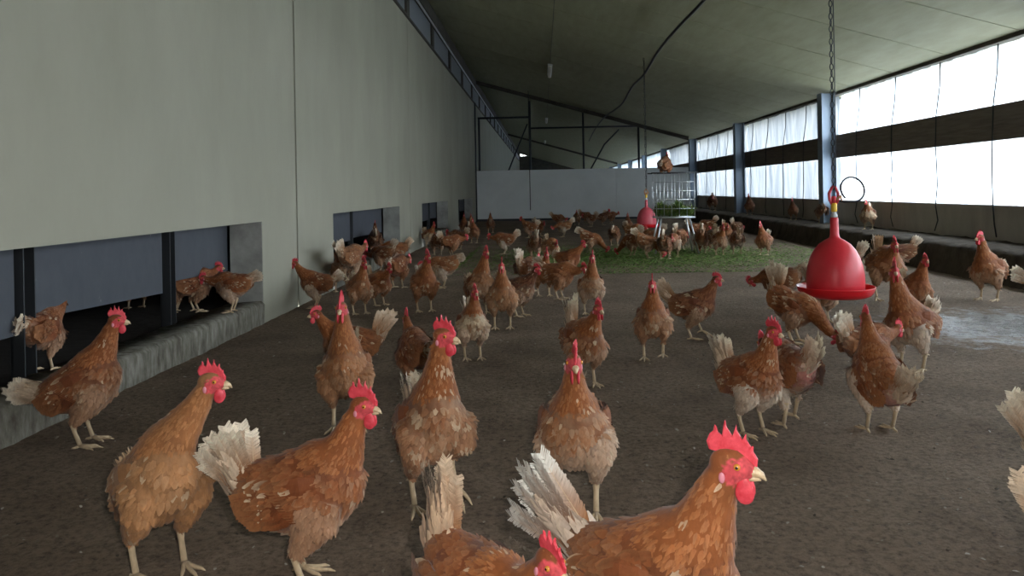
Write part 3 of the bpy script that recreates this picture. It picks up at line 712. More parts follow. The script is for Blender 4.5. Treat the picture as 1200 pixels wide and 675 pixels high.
    basec = RUSTD * max(0, .35 - tone) / .35 + RUST * (1 - max(0, .35 - tone) / .35 - max(0, tone - .35) / .65) + TAN * max(0, tone - .35) / .65
    def colour(P, reg, jit=True):
        n = len(P); tl = torso_local(P); n1 = vnoise(P, 38, seed)[:, None]; n2 = vnoise(P, 90, seed + 1)[:, None]
        c = basec * (1 + .45 * n1) + 0 * P
        rj = rg.random((n, 1)) if jit else np.full((n, 1), .5)
        m_ = (reg == 1)[:, None]; c = np.where(m_, (basec * (.95 - .4 * min(1, tone * 4)) + ORANGE * .5 * min(1, tone * 4)) * (1 + .2 * n1), c)
        # breast mottling
        fr_ = np.clip((tl[:, 0:1] + .02) / .08, 0, 1) * (reg == 0)[:, None]
        pm = np.clip(mott * (.20 + .7 * fr_) + .55 * n2 * mott + .25 * n1 * mott - .1 + (rj - .5) * .35, 0, 1) ** 1.6
        pm = np.where(m_, pm * .45, pm); c = c * (1 - pm) + (CREAM * .9) * pm
        # paler rear, belly and thighs
        rear = np.clip((-tl[:, 0:1] - .085) / .07, 0, 1) * (reg == 0)[:, None]; bel = np.clip((-tl[:, 2:3] - .03) / .06, 0, 1) * (reg != 1)[:, None]
        th_ = (reg == 3)[:, None] * .8
        k = np.clip(pale * np.maximum(np.maximum(rear, bel * .7), th_) * (1.1 + .5 * n1) + (rj - .5) * .25 * pale, 0, 1)
        c = c * (1 - k) + (TAN * (1 - pale) + (WHITE * .5 + CREAM * .5) * pale) * k
        if bare:
            b_ = np.clip(1.6 - np.linalg.norm(tl - np.array([-.125, 0, -.01]), axis=1) / .05, 0, 1)[:, None] * bare; c = c * (1 - b_) + PINK * b_
        return np.clip(c, .01, .92)
    fv, rv_ = field(V); col = colour(V, rv_, False) * .8
    hl = (V - HC) @ np.stack([hX, hY, hZ], 1)
    def face_mask(h, j_=0): return (((h[:, 0] - .010) / .0215) ** 2 + ((h[:, 2] + .0035 - .12 * (h[:, 0] - .01)) / .0185) ** 2 < 1 + j_) | ((h[:, 0] > .016) & (np.linalg.norm(h, axis=1) < .04))
    skin = face_mask(hl, .12 * rg.normal(size=len(hl))) & (np.linalg.norm(hl, axis=1) < .045)
    col[skin] = FACE * (1 + .15 * rg.normal(size=(skin.sum(), 1)))
    Vs = [V]; Is = [idx]; NL = [nl]; CS = [col]; off = nv
    # plumage shingles
    hlf = (fc - HC) @ np.stack([hX, hY, hZ], 1); ok = ~(face_mask(hlf, -.08) & (np.linalg.norm(hlf, axis=1) < .045))
    cand = np.nonzero(ok)[0]; nfe = {3: 5600, 2: 1700, 1: 520}[det]
    fF, fR = field(fc[cand]); wts = np.where(fR == 1, 2.6, np.where(fR == 2, 2.5, 1.0)); wts = wts / wts.sum()
    ch = rg.choice(len(cand), min(nfe, len(cand)), replace=False, p=wts); ci = cand[ch]; P = fc[ci]; Nn = fn[ci]; Fl = fF[ch] + rg.normal(size=(len(ch), 3)) * .16; R = fR[ch]
    n = len(ch); k = {3: .78, 2: 1.1, 1: 1.7}[det]
    L = np.where(R == 1, .027, np.where(R == 2, .0085, np.where(R == 3, .026, .033))) * rg.uniform(.75, 1.2, n) * k
    W = np.where(R == 1, .0085, np.where(R == 2, .005, np.where(R == 3, .013, .019))) * rg.uniform(.8, 1.15, n) * k
    lift = np.radians(np.where(R == 3, 17, np.where(R == 1, 8, 10)) + rg.normal(size=n) * 5)
    c0 = colour(P, R); dk = 1.12 - .45 * rg.random((n, 1)); edge = c0 * .45 + (c0 * .55 + TAN * .45) * .55
    bl = (vnoise(P, 55, seed + 5)[:, None] + rg.normal(size=(n, 1)) * .12) > .62 - .30 * mott; edge = np.where(bl, c0 * .3 + CREAM * .7, edge); c0 = np.where(bl, c0 * .6 + CREAM * .4, c0)
    Vv, Ii, Cc = shingles(P, Nn, Fl, L, W, lift, c0 * dk, edge, 4 if det == 3 else 3)
    Vs.append(Vv); Is.append((Ii + off).ravel()); NL.append(np.full(len(Ii), 4)); CS.append(Cc); off += len(Vv)
    # shanks and toes (same surface)
    lm = MB(); LEG = np.array((.62, .47, .30)) * (1 + .06 * rg.normal())
    for s, (hock, foot, fz) in zip((1, -1), legs):
        up_ = hock + (hock - foot) * .18; lm.tube([up_, hock, hock * .6 + foot * .4 + np.array([-.002, 0, 0]), foot + (0, 0, .004)], [.010, .0095, .0066, .0075], 10 if det > 1 else 6, col=LEG)
        for ta, tl_ in ((24, .048), (-2, .060), (-30, .046), (172, .022)):
            an = math.radians(ta * s); d = np.array([math.cos(an), math.sin(an), 0.]); drop = -.45 if fz > .02 else 0
            pts = [foot + (0, 0, .0)]
            for q_ in (.35, .7, 1.0, 1.22):
                z_ = foot[2] + drop * tl_ * q_ ** 1.5 + (-.006 if fz < .02 else 0) * min(1, q_ * 1.5); z_ = z_ - (.004 if q_ > 1 else 0)
                pts.append(np.array([foot[0] + d[0] * tl_ * q_, foot[1] + d[1] * tl_ * q_, max(z_, .0025)]))
            lm.tube(pts, [.0065, .0052, .0048, .0038, .0012], 8 if det > 1 else 5, col=LEG)
    Vl = np.concatenate(lm.v); Il = np.fromiter((i for f in lm.f for i in f), dtype=np.int32); Vs.append(Vl); Is.append(Il + off); NL.append(np.array([len(f) for f in lm.f])); CS.append(np.concatenate(lm.c)); off += len(Vl)
    me = bpy.data.meshes.new('hen'); fill(me, np.concatenate(Vs), np.concatenate(Is), np.concatenate(NL), None, np.concatenate(CS), True); me.materials.append(M['feather'])
    root = bpy.data.objects.new('hen', me); C.objects.link(root)

    # ---- comb
    cs = 1.22 * comb
    base = [(.026, -.001), (.027, .006)]; pk = [(.024, .016), (.016, .026), (.005, .033), (-.008, .036), (-.020, .031)]
    out = list(base)
    for i, p_ in enumerate(pk):
        nx_ = pk[i + 1] if i + 1 < len(pk) else (-.031, .020)
        out.append((p_[0] - .0022, p_[1] - .004)); out.append((p_[0] * 1.05 - .003, p_[1] * 1.04)); out.append((p_[0] - .0052, p_[1] - .004))
        vx, vz = (p_[0] + nx_[0]) / 2, (p_[1] + nx_[1]) / 2
        if i + 1 < len(pk): out.append((vx - .001, vz * .58 + .004))
    out += [(-.030, .024), (-.034, .017), (-.031, .010), (-.022, .009), (-.012, .012), (.004, .012), (.016, .006)]
    o2 = np.array(out) * (cs * .80, cs * 1.12) + (.0045, .0045); cen = np.array([.001, .022]); flop = rg.normal() * .10
    def ring(scale, y): q_ = cen + (o2 - cen) * scale; return np.stack([q_[:, 0], np.full(len(q_), y) + flop * (q_[:, 1] - .012) * 1.0, q_[:, 1]], -1)
    m_ = len(o2); rings = [ring(.90, .0028), ring(1, .0008), ring(1, -.0008), ring(.90, -.0028)]; cm = MB(); Fc = []
    for i in range(3):
        for j in range(m_): Fc.append((i * m_ + j, (i + 1) * m_ + j, (i + 1) * m_ + (j + 1) % m_, i * m_ + (j + 1) % m_))
    Fc.append(tuple(range(m_))); Fc.append(tuple(3 * m_ + j for j in range(m_ - 1, -1, -1)))
    cm.add(hf(np.concatenate(rings)), Fc); cm.build('comb', M['comb'], root)
    def ball(c, r, n=10, tilt=None):
        Vb = []; Fb = []
        for i in range(n + 1):
            for j in range(n * 2):
                th, ph = math.pi * i / n, math.pi * j / n; k_ = 1 if tilt is None else 1 + tilt * math.cos(th)
                Vb.append((c[0] + r[0] * k_ * math.sin(th) * math.cos(ph), c[1] + r[1] * math.sin(th) * math.sin(ph), c[2] + r[2] * math.cos(th)))
        for i in range(n):
            for j in range(n * 2): Fb.append((i * 2 * n + j, (i + 1) * 2 * n + j, (i + 1) * 2 * n + (j + 1) % (2 * n), i * 2 * n + (j + 1) % (2 * n)))
        return np.array(Vb), Fb
    nb_ = 8 if det > 1 else 5
    for s in (1, -1):
        q = MB(); Vb, Fb = ball((.017, s * .0075, -.027), (.0108 * comb, .0036, .0165 * comb), nb_, -.25); q.add(hf(Vb), Fb); q.build('wattle', M['comb'], root, smooth=True)
    # ---- beak
    q = MB(); bp = hf(np.array([(.022, 0, -.004), (.030, 0, -.004), (.038, 0, -.007), (.0435, 0, -.0135)])); q.tube(bp, [.0088, .0075, .0045, .0008], 10)
    bp = hf(np.array([(.022, 0, -.011), (.030, 0, -.012), (.037, 0, -.0138)])); q.tube(bp, [.006, .0045, .001], 8); q.build('beak', M['beak'], root, smooth=True)
    if det > 1:
        for s in (1, -1):
            q = MB(); Vb, Fb = ball((.009, s * .0165, .005), (.0046, .0034, .0046), 8); q.add(hf(Vb), Fb); Vb, Fb = ball((.009, s * .0186, .005), (.0023, .0018, .0023), 6); q.add(hf(Vb), Fb, mi=1)
            q.build('eye', [M['iris'], M['pupil']], root, smooth=True)
            q = MB(); Vb, Fb = ball((-.010, s * .0195, -.010), (.0042, .0022, .0072), 7); q.add(hf(Vb), Fb); q.build('ear_lobe', M['lobe'], root, smooth=True)
    # ---- wings
    wr = np.interp
    xr_ = tc_[:, 0]; rl_ = tc_[:, 3] * wd
    for s in (1, -1):
        Vw = []; Iw = []; Cw = []; o_ = 0
        def wpt(x, z): # point on the wing sheet in torso frame
            return tf(np.array([x, s * (wr(x, xr_, rl_) * math.sqrt(max(.12, 1 - (z / .115) ** 2)) + .0035 - .012 * max(0, (x - .02) / .05)), z]))
        lp = []
        for i, x in enumerate(np.linspace(.068, -.135, 9)):
            lp.append(np.append(tf(np.array([x, s * (wr(x, xr_, rl_) - .004 - .012 * max(0, (x - .02) / .05)), .012 + .014 * i / 8])), 0)[:3])
        rvv = np.array([.010, .024, .032, .034, .032, .028, .022, .015, .006]); Vb, Fb = loft(lp, rvv, rvv * .0 + np.array([.006, .010, .011, .011, .010, .009, .008, .006, .003]), n=12)
        q = MB(); wc = basec * .8; q.add(Vb, Fb, col=wc)
        # coverts
        nc = {3: 260, 2: 130, 1: 45}[det]; xs_ = rg.uniform(-.065, .07, nc); zs_ = rg.uniform(-.040, .050, nc); k_ = {3: 1, 2: 1.25, 1: 1.8}[det]
        Pn = np.array([wpt(x, z) for x, z in zip(xs_, zs_)]); Nn = tf(np.stack([0 * xs_, np.full(nc, s * 1.), zs_ * 9], -1)) - tf(np.zeros(3)); Nn /= np.linalg.norm(Nn, axis=1)[:, None]
        back = tf(np.array([-1., 0, -.12])) - tf(np.zeros(3)); Fl = back + rg.normal(size=(nc, 3)) * .08
        c0 = np.clip(basec * rg.uniform(.55, 1.15, (nc, 1)), 0, 1); ed = c0 * .7 + TAN * .3; bl = rg.random((nc, 1)) < .10 + .25 * mott; ed = np.where(bl, CREAM, ed)
        A, B, Cc = shingles(Pn + Nn * .003, Nn, Fl, rg.uniform(.028, .045, nc) * k_, rg.uniform(.013, .020, nc) * k_, np.radians(rg.normal(7, 3, nc)), c0, ed, 4 if det == 3 else 3)
        q.add(A, B, col=Cc)
        # long flight feathers
        nfl = {3: 13, 2: 10, 1: 6}[det]
        for i in range(nfl):
            f_ = i / (nfl - 1); x = -.005 - .055 * (f_ * .6); z = -.045 + .072 * f_
            b_ = wpt(x, z); ax = tf(np.array([-1, -s * (.10 + .22 * (1 - abs(f_ - .5))), .0 + .10 * (1 - f_)])) - tf(np.zeros(3)); ax /= np.linalg.norm(ax)
            nn = tf(np.array([0, s * 1., .1])) - tf(np.zeros(3)); nn /= np.linalg.norm(nn); nn -= ax * nn.dot(ax); nn /= np.linalg.norm(nn); sd = np.cross(nn, ax)
            c0 = basec * rg.uniform(.6, 1.0); c1 = basec * .7 + TAN * .3
            A, B, Cc = vane(b_ + nn * (.0145 - .0006 * i), ax, sd, nn, .085 + .035 * (1 - abs(f_ - .45)), .024 if det == 3 else .028, c0, c1, rg, 14 if det == 3 else 7, .08, -.04, c0 * 1.1)
            q.add(A, B, col=np.clip(Cc, .01, .9))
        q.build('wing', M['feather'], root, smooth=False, color=True)
    # ---- tail fan
    q = MB(); tb = tf(np.array([-.130, 0, .046])); nt_ = {3: 14, 2: 11, 1: 8}[det]
    tcol0 = basec * .5 + TAN * .5; tw_ = min(1, tw + .25); tcol1 = TAN * (1 - tw_) + (np.array((.90, .80, .64)) if tw < .95 else np.array((.88, .85, .78))) * tw_
    for i in range(nt_):
        f_ = i / (nt_ - 1) - .5; el = math.radians(tail + spread * f_ + rg.normal() * 3); s = 1 if i % 2 else -1
        ax = np.array([-math.cos(el), s * rg.uniform(.02, .05 + .09 * min(1, spread / 50)), math.sin(el)]); ax /= np.linalg.norm(ax); pr = np.array([math.sin(el), 0, math.cos(el)])
        nn = np.cross(ax, pr); nn /= np.linalg.norm(nn); nn = nn * s; sd = np.cross(nn, ax); sd = sd * .93 + nn * .35 * s; sd /= np.linalg.norm(sd)
        base_ = tb + np.array([.012, s * .006 * (1 + i % 3 * .6), -.004]) + pr * f_ * .03
        A, B, Cc = vane(base_, ax, sd, nn, tlen * rg.uniform(.88, 1.08) * (1 - .15 * abs(f_) * 2), .034 if det == 3 else .040, tcol0, tcol1 * rg.uniform(.85, 1.05), rg, 48 if det == 3 else (16 if det == 2 else 8), .22, rg.normal() * .05)
        q.add(A, B, col=np.clip(Cc, .01, .92))
    # fluff over the tail base
    nf_ = {3: 150, 2: 60, 1: 22}[det]; el = math.radians(tail); ax = np.array([-math.cos(el), 0, math.sin(el)]); u = rg.uniform(-.02, tlen * .42, nf_); an = rg.uniform(0, 6.28, nf_)
    pr = np.array([math.sin(el), 0, math.cos(el)]); Nn = np.outer(np.cos(an), pr) + np.outer(np.sin(an), (0, 1., 0)); rad = .026 * (1 - u / (tlen * .8)); sp_ = 1 + .7 * np.abs(np.cos(an))
    P = tb + np.outer(u, ax) + Nn * (rad * sp_)[:, None] * .8; cc = (tcol0 * .5 + tcol1 * .5) * rg.uniform(.7, 1.1, (nf_, 1))
    A, B, Cc = shingles(P, Nn, np.tile(ax, (nf_, 1)) + rg.normal(size=(nf_, 3)) * .15, rg.uniform(.03, .045, nf_), rg.uniform(.012, .018, nf_), np.radians(rg.normal(10, 6, nf_)), cc, cc * .6 + CREAM * .4, 3); q.add(A, B, col=np.clip(Cc, .01, .92))
    q.build('tail', M['feather'], root, smooth=False, color=True)
    # ---- place
    hgt = max(hf(np.array([0, 0, .045 * comb]))[2], (tb + ax * tlen)[2] if hz < .3 else 0)
    sc = 1.0
    if top is not None:
        cl = hf(np.array([.0, 0, .042 * comb + .006])); ra = math.radians(rot); wx, wy = cl[0] * math.cos(ra) - cl[1] * math.sin(ra), cl[0] * math.sin(ra) + cl[1] * math.cos(ra)
        def row(k):
            v = Vector((loc[0] + wx * k, loc[1] + wy * k, loc[2] + dz + cl[2] * k - CAMZ)); v.rotate(cam.rotation_euler.to_matrix().inverted()); return HORIZON + FPX * v.y / v.z, 600 - FPX * v.x / v.z
        a_, b_ = .75, 1.3
        for _ in range(30):
            m2 = (a_ + b_) / 2
            if row(m2)[0] > top: a_ = m2
            else: b_ = m2
        sc = min(max(m2, .80), 1.22); DBG.append((round(m2, 3), [round(q_) for q_ in row(sc)], label[:50]))
    else: sc = size
    root.location = (loc[0], loc[1], loc[2] + dz); root.rotation_euler = (0, 0, math.radians(rot)); root.scale = (sc, sc, sc)
    tag(root, label, 'hen', group or 'brown laying hens in the covered yard')
    return root, sc

def hen(fx, fy, th, ty, label, z=0.0, **kw):
    """feet at floor point seen at (fx, fy); ty: image row of the comb, gives the hen's height; th: heading, 0 right, 90 away, -90 to camera"""
    g = G(fx, fy, z); dist = g.y
    beta = math.degrees(math.atan2(g.x, g.y))
    top = ty
    if 'det' not in kw: kw['det'] = 3 if dist < 2.6 else (2 if dist < 6.5 else 1)
    hen.n = getattr(hen, 'n', 0) + 1
    kw.setdefault('seed', hen.n * 7)
    return make_hen(g, th - beta, label, top=top, **kw)

# ---- foreground
hen(186, 672, -68, 423, 'tan hen at lower left, breast to the camera, head in profile to the right', pose='walk', hy=52, tone=.72, mott=.28, pale=.12, tail=40, tlen=.08, tw=.1, headx=.125, headz=.44, pitch=34, ny=.06, feet=((.01, 0), (-.015, 0)))
hen(358, 684, -16, 448, 'russet hen in profile facing right with a big cream fan tail, second from lower left', pose='walk', hy=-10, tone=.34, mott=.25, pale=.45, tail=58, tlen=.135, tw=.75, spread=52, headx=.13, headz=.38, pitch=14, comb=1.15, feet=((-.03, 0), (.0, 0)))
hen(506, 594, -72, 372, 'brown mottled hen stepping toward the camera, one foot lifted, beak to the right', pose='erect', hy=48, tone=.38, mott=.55, pale=.35, tail=66, tlen=.14, tw=.7, feet=((.03, .045), (0, 0)), headx=.095, headz=.44, pitch=32)
hen(675, 600, -90, 402, 'hen walking straight at the camera in the centre, white fluffy thigh showing', pose='erect', hy=8, tone=.42, mott=.45, pale=.7, tail=50, tw=.5, feet=((.05, .01), (-.04, 0)), width=1.08, headx=.12)
hen(768, 850, -38, 500, 'largest hen at the bottom, bright comb, white ragged tail, looking right', pose='erect', hy=24, tone=.38, mott=.22, pale=.55, tail=26, tlen=.185, tw=1.0, spread=40, headx=.125, headz=.405, pitch=20, comb=1.1, seed=21)
hen(566, 850, -58, None, 'hen cut off by the bottom edge, head bowed and narrow tail standing up', pose='low', hy=6, tone=.3, mott=.25, pale=.3, tail=84, tlen=.15, tw=.35, spread=10, size=.9, ny=.02, headx=.16, headz=.335, pitch=0)
hen(1304, 658, -8, None, 'tail of a hen standing just outside the right edge, upper of two', pose='walk', tone=.4, pale=.6, tail=66, tlen=.15, tw=.9, spread=20)
hen(1362, 830, 8, None, 'cream tail and rump of a hen at the lower right corner', pose='walk', tone=.35, pale=.8, tail=70, tlen=.16, tw=.4, spread=20)
# ---- left side
hen(97, 522, -24, 360, 'rust hen at left standing below the sill, facing right with pale tail', pose='erect', hy=14, tone=.24, mott=.28, pale=.45, tail=10, tlen=.13, tw=.7, bare=.35, headx=.11, headz=.415, pitch=32)
hen(48, 436, 60, 360, 'rust hen inside the nearest opening behind the left post', z=.12, pose='low', headz=.31, tone=.28, mott=.35, pale=.5, hy=50, tail=10, tlen=.1)
hen(228, 366, 20, 306, 'dark mottled hen on the sill of the nearest opening, head raised', z=.13, pose='walk', headz=.31, tone=.2, mott=.5, pale=.4, tail=30, tlen=.06, hy=-30)
hen(274, 366, 165, None, 'pale mottled hen at the right jamb of the nearest opening, tail to the right', z=.13, pose='low', size=.76, tone=.35, mott=.65, pale=.7, tail=22, tlen=.10, tw=.5)
hen(208, 366, 170, None, 'dark hen in shadow inside the nearest opening, left of the sill pair', z=.10, pose='low', size=.78, tone=.12, mott=.2, tail=30, det=2)
hen(160, 362, 100, None, 'hen deep in the dark house behind the nearest opening', z=.10, pose='walk', tone=.25, mott=.2, tail=40, det=1)
hen(20, 392, 70, None, 'small part of a hen behind the sill at the left photo edge', z=.10, pose='low', tone=.3, mott=.5, tail=40, det=1)
hen(408, 503, -98, 343, 'orange brown hen facing the camera, tail showing on its right, behind the profile hen', pose='erect', hy=-5, tone=.46, mott=.35, pale=.3, tail=62, tlen=.15, tw=.5, comb=1.15, headz=.44, headx=.10, pitch=30)
hen(412, 452, 178, 357, 'hen facing left with a bushy cream tail, behind the orange brown one', pose='walk', hy=10, tone=.3, mott=.35, pale=.35, tail=62, tlen=.15, tw=.35, headz=.36)
hen(490, 458, 115, 362, 'dark rust hen turned away with comb raised, left of the mottled stepping hen', pose='away', headz=.33, headx=.12, hy=-10, tone=.22, mott=.15, pale=.2, tail=10, tlen=.06, comb=1.2)
hen(372, 361, 168, 302, 'rust hen facing the wall at far left of the flock, cream rear', pose='walk', tone=.26, mott=.12, pale=.75, tail=30, tlen=.11, tw=.6)
hen(400, 343, 95, None, 'pale fluffy hen seen from behind with an upright tan tail near the second opening', pose='low', tone=.6, mott=.5, pale=.6, tail=80, tlen=.15, tw=.25, spread=25)
hen(411, 330, 55, 281, 'hen on the sill of the second opening, head in profile to the right', z=.12, pose='low', headz=.30, tone=.45, mott=.4, pale=.6)
hen(421, 368, -72, 300, 'orange hen with a large red comb facing the camera beside the wall group', pose='erect', tone=.42, mott=.35, pale=.4, comb=1.2, hy=10)
hen(444, 358, -55, 308, 'small rust hen just right of the large-combed orange hen', pose='walk', headz=.33, tone=.3, mott=.2, comb=1.1)
hen(466, 338, 60, None, 'brown hen seen from behind, head hidden, between the wall and the standing hen', pose='low', tone=.34, mott=.15, pale=.2, tail=20, tlen=.06)
hen(464, 312, 185, None, 'pale brown hen facing left with tail up near the second opening jamb', pose='low', tone=.4, mott=.55, pale=.7, tail=48, tlen=.12, tw=.3)
hen(497, 365, -78, 292, 'bright rust hen standing upright left of centre, both pale feet visible', pose='erect', tone=.40, mott=.12, pale=.2, comb=1.15, hy=15, tail=60)
hen(521, 338, 175, None, 'cream and brown mottled hen pecking, pale rear to the right', pose='bow', tone=.45, mott=.8, pale=.9, tail=12, tlen=.09, tw=.6)
hen(562, 368, -62, 288, 'orange hen standing tall in the middle of the group, tail behind its left', pose='alert', tone=.44, mott=.4, pale=.5, tail=50, tw=.5)
hen(553, 421, -80, 333, 'heavily white-mottled hen facing the camera with one foot forward', pose='erect', hy=10, tone=.36, mott=1.0, pale=.7, tail=70, tlen=.14, tw=.6, feet=((.0, 0), (.04, .01)))
hen(589, 385, -90, 302, 'slim tan hen facing the camera, left of the dark mottled hen', pose='erect', tone=.5, mott=.35, pale=.4, comb=1.1)
hen(608, 371, -32, 308, 'dark chocolate hen with white flecks on its breast', pose='walk', tone=.02, mott=.45, pale=.5, tail=60, tlen=.12, tw=.9, spread=25)
hen(618, 342, 60, None, 'hen half hidden with a cream upright tail behind the dark chocolate hen', pose='low', tone=.35, mott=.2, pale=.5, tail=72, tlen=.15, tw=.6)
hen(637, 347, -80, 290, 'orange hen facing the camera in the cluster left of the fluffy hen', pose='walk', tone=.45, mott=.2, pale=.3, comb=1.15)
hen(655, 351, -25, None, 'hen bowing its red head to the right at the front of the cluster', pose='low', tone=.42, mott=.2, pale=.3, tail=35, hy=-10)
hen(667, 324, -20, 281, 'rust hen in profile to the right at the back of the cluster', pose='walk', tone=.33, mott=.05, pale=.2, tail=30, tlen=.08)
hen(645, 309, -70, None, 'orange and cream hen behind the cluster, head low', pose='low', tone=.5, mott=.5, pale=.5)
hen(627, 304, 100, None, 'small hen with white tail tip at the far side of the cluster', pose='bow', tone=.35, mott=.5, pale=.6, tail=70, tw=.9)
hen(693, 368, -84, 293, 'fluffy cream-necked hen facing the camera right of the cluster', pose='erect', tone=.46, mott=.7, pale=.7, comb=1.05, width=1.12, headz=.42)
hen(684, 452, -68, 350, 'brown hen coming toward the camera behind the central hen, white tail up', pose='walk', hy=8, tone=.36, mott=.4, pale=.5, tail=75, tlen=.16, tw=.9, spread=26)
hen(766, 421, -90, 322, 'pinkish brown hen standing alone, facing the camera, right of centre', pose='erect', tone=.38, mott=.55, pale=.35, feet=((.03, .02), (0, 0)), comb=1.0)
hen(813, 397, -8, 318, 'dark brown hen in profile facing right, cream tail, right of the lone hen', pose='walk', tone=.10, mott=.15, pale=.5, tail=50, tlen=.15, tw=.4, headx=.15, headz=.36, feet=((.03, .03), (-.02, 0)), bare=.3)
# ---- right side
hen(880, 508, -48, 372, 'rust hen with a white fluffy underside facing right, right of centre', pose='erect', hy=10, tone=.33, mott=.2, pale=.95, tail=62, tlen=.14, tw=.85, headx=.12, headz=.39, pitch=16, comb=1.15)
hen(927, 497, 118, None, 'ragged hen with bare pink rump behind the rust hen, tail to the right', pose='low', size=.9, tone=.3, mott=.6, pale=.9, tail=48, tlen=.14, tw=.8, spread=14, bare=1, feet=((-.05, 0), (.05, 0)))
hen(1033, 507, 118, 358, 'orange hen turned away from the camera with a white and pink rump', pose='away', hy=-5, tone=.38, mott=.12, pale=.95, tail=46, tlen=.14, tw=.6, spread=16, bare=.8, headx=.10, headz=.41, pitch=34, det=3)
hen(1016, 452, 48, None, 'hen behind the turned away one, only its pale tail and back showing', pose='low', size=.8, tone=.35, mott=.2, pale=.6, tail=66, tlen=.14, tw=.8)
hen(1070, 434, -118, 303, 'rust hen with red comb looking left, white fluff under the wing, at right', pose='erect', hy=40, tone=.32, mott=.18, pale=.9, comb=1.15, tail=40, headz=.43)
hen(1072, 372, -60, 297, 'brown hen directly behind the red-combed one at right', pose='erect', tone=.36, mott=.2, pale=.3)
hen(1037, 352, -72, 277, 'hen behind the pair at right, tail raised to the left', pose='walk', headz=.32, tone=.4, mott=.2, pale=.4, tail=85, tlen=.13, tw=.3, hy=0)
hen(1055, 322, 200, None, 'dark hen with grey tail tip near the ledge at right', pose='bow', tone=.08, mott=.3, pale=.5, tail=48, tlen=.13, tw=.8)
hen(1160, 352, -112, 270, 'hen standing alone in front of the right ledge, facing the camera', pose='erect', hy=-20, tone=.4, mott=.15, pale=.55, det=2, tail=15, tlen=.08)
hen(1236, 372, 8, None, 'hen entering at the right photo edge below the ledge', pose='walk', tone=.4, pale=.8, tail=30, tw=.9)
hen(930, 402, -22, None, 'pecking brown hen under the drinker with an upright cream tail', pose='peck', tone=.3, mott=.4, pale=.5, tail=88, tlen=.16, tw=.75, spread=26, bare=.4, seed=5)
hen(915, 362, 165, None, 'dark hen bending down behind the red drinker at left', pose='bow', tone=.2, mott=.2, pale=.6, tail=20, tlen=.12, tw=.6)
hen(962, 378, -60, None, 'hen standing under the red drinker, head hidden by it', pose='low', tone=.4, mott=.2, pale=.6)
hen(990, 330, 165, None, 'hen with a white-tipped tail just right behind the red drinker', pose='low', tone=.25, mott=.3, pale=.6, tail=60, tlen=.14, tw=.9)
hen(964, 262, 100, None, 'mottled hen on the ledge behind the drinker neck', z=.265, pose='away', tone=.1, mott=.8, pale=.5)
hen(1018, 269, -100, None, 'grey mottled hen on the ledge right of the drinker', z=.265, pose='walk', tone=.15, mott=.9, pale=.5)
hen(930, 258, -100, 232, 'dark hen perched on the ledge below the windows, left of the near blue post', z=.265, pose='erect', tone=.03, mott=.1)  # backlight shade is put into the plumage tone of these ledge hens
hen(879, 252, -100, 226, 'dark hen on the ledge beside the second blue post', z=.265, pose='erect', tone=.05, mott=.1)
hen(835, 247, -90, 229, 'dark hen on the ledge near the third post', z=.265, pose='low', tone=.05, mott=.1)
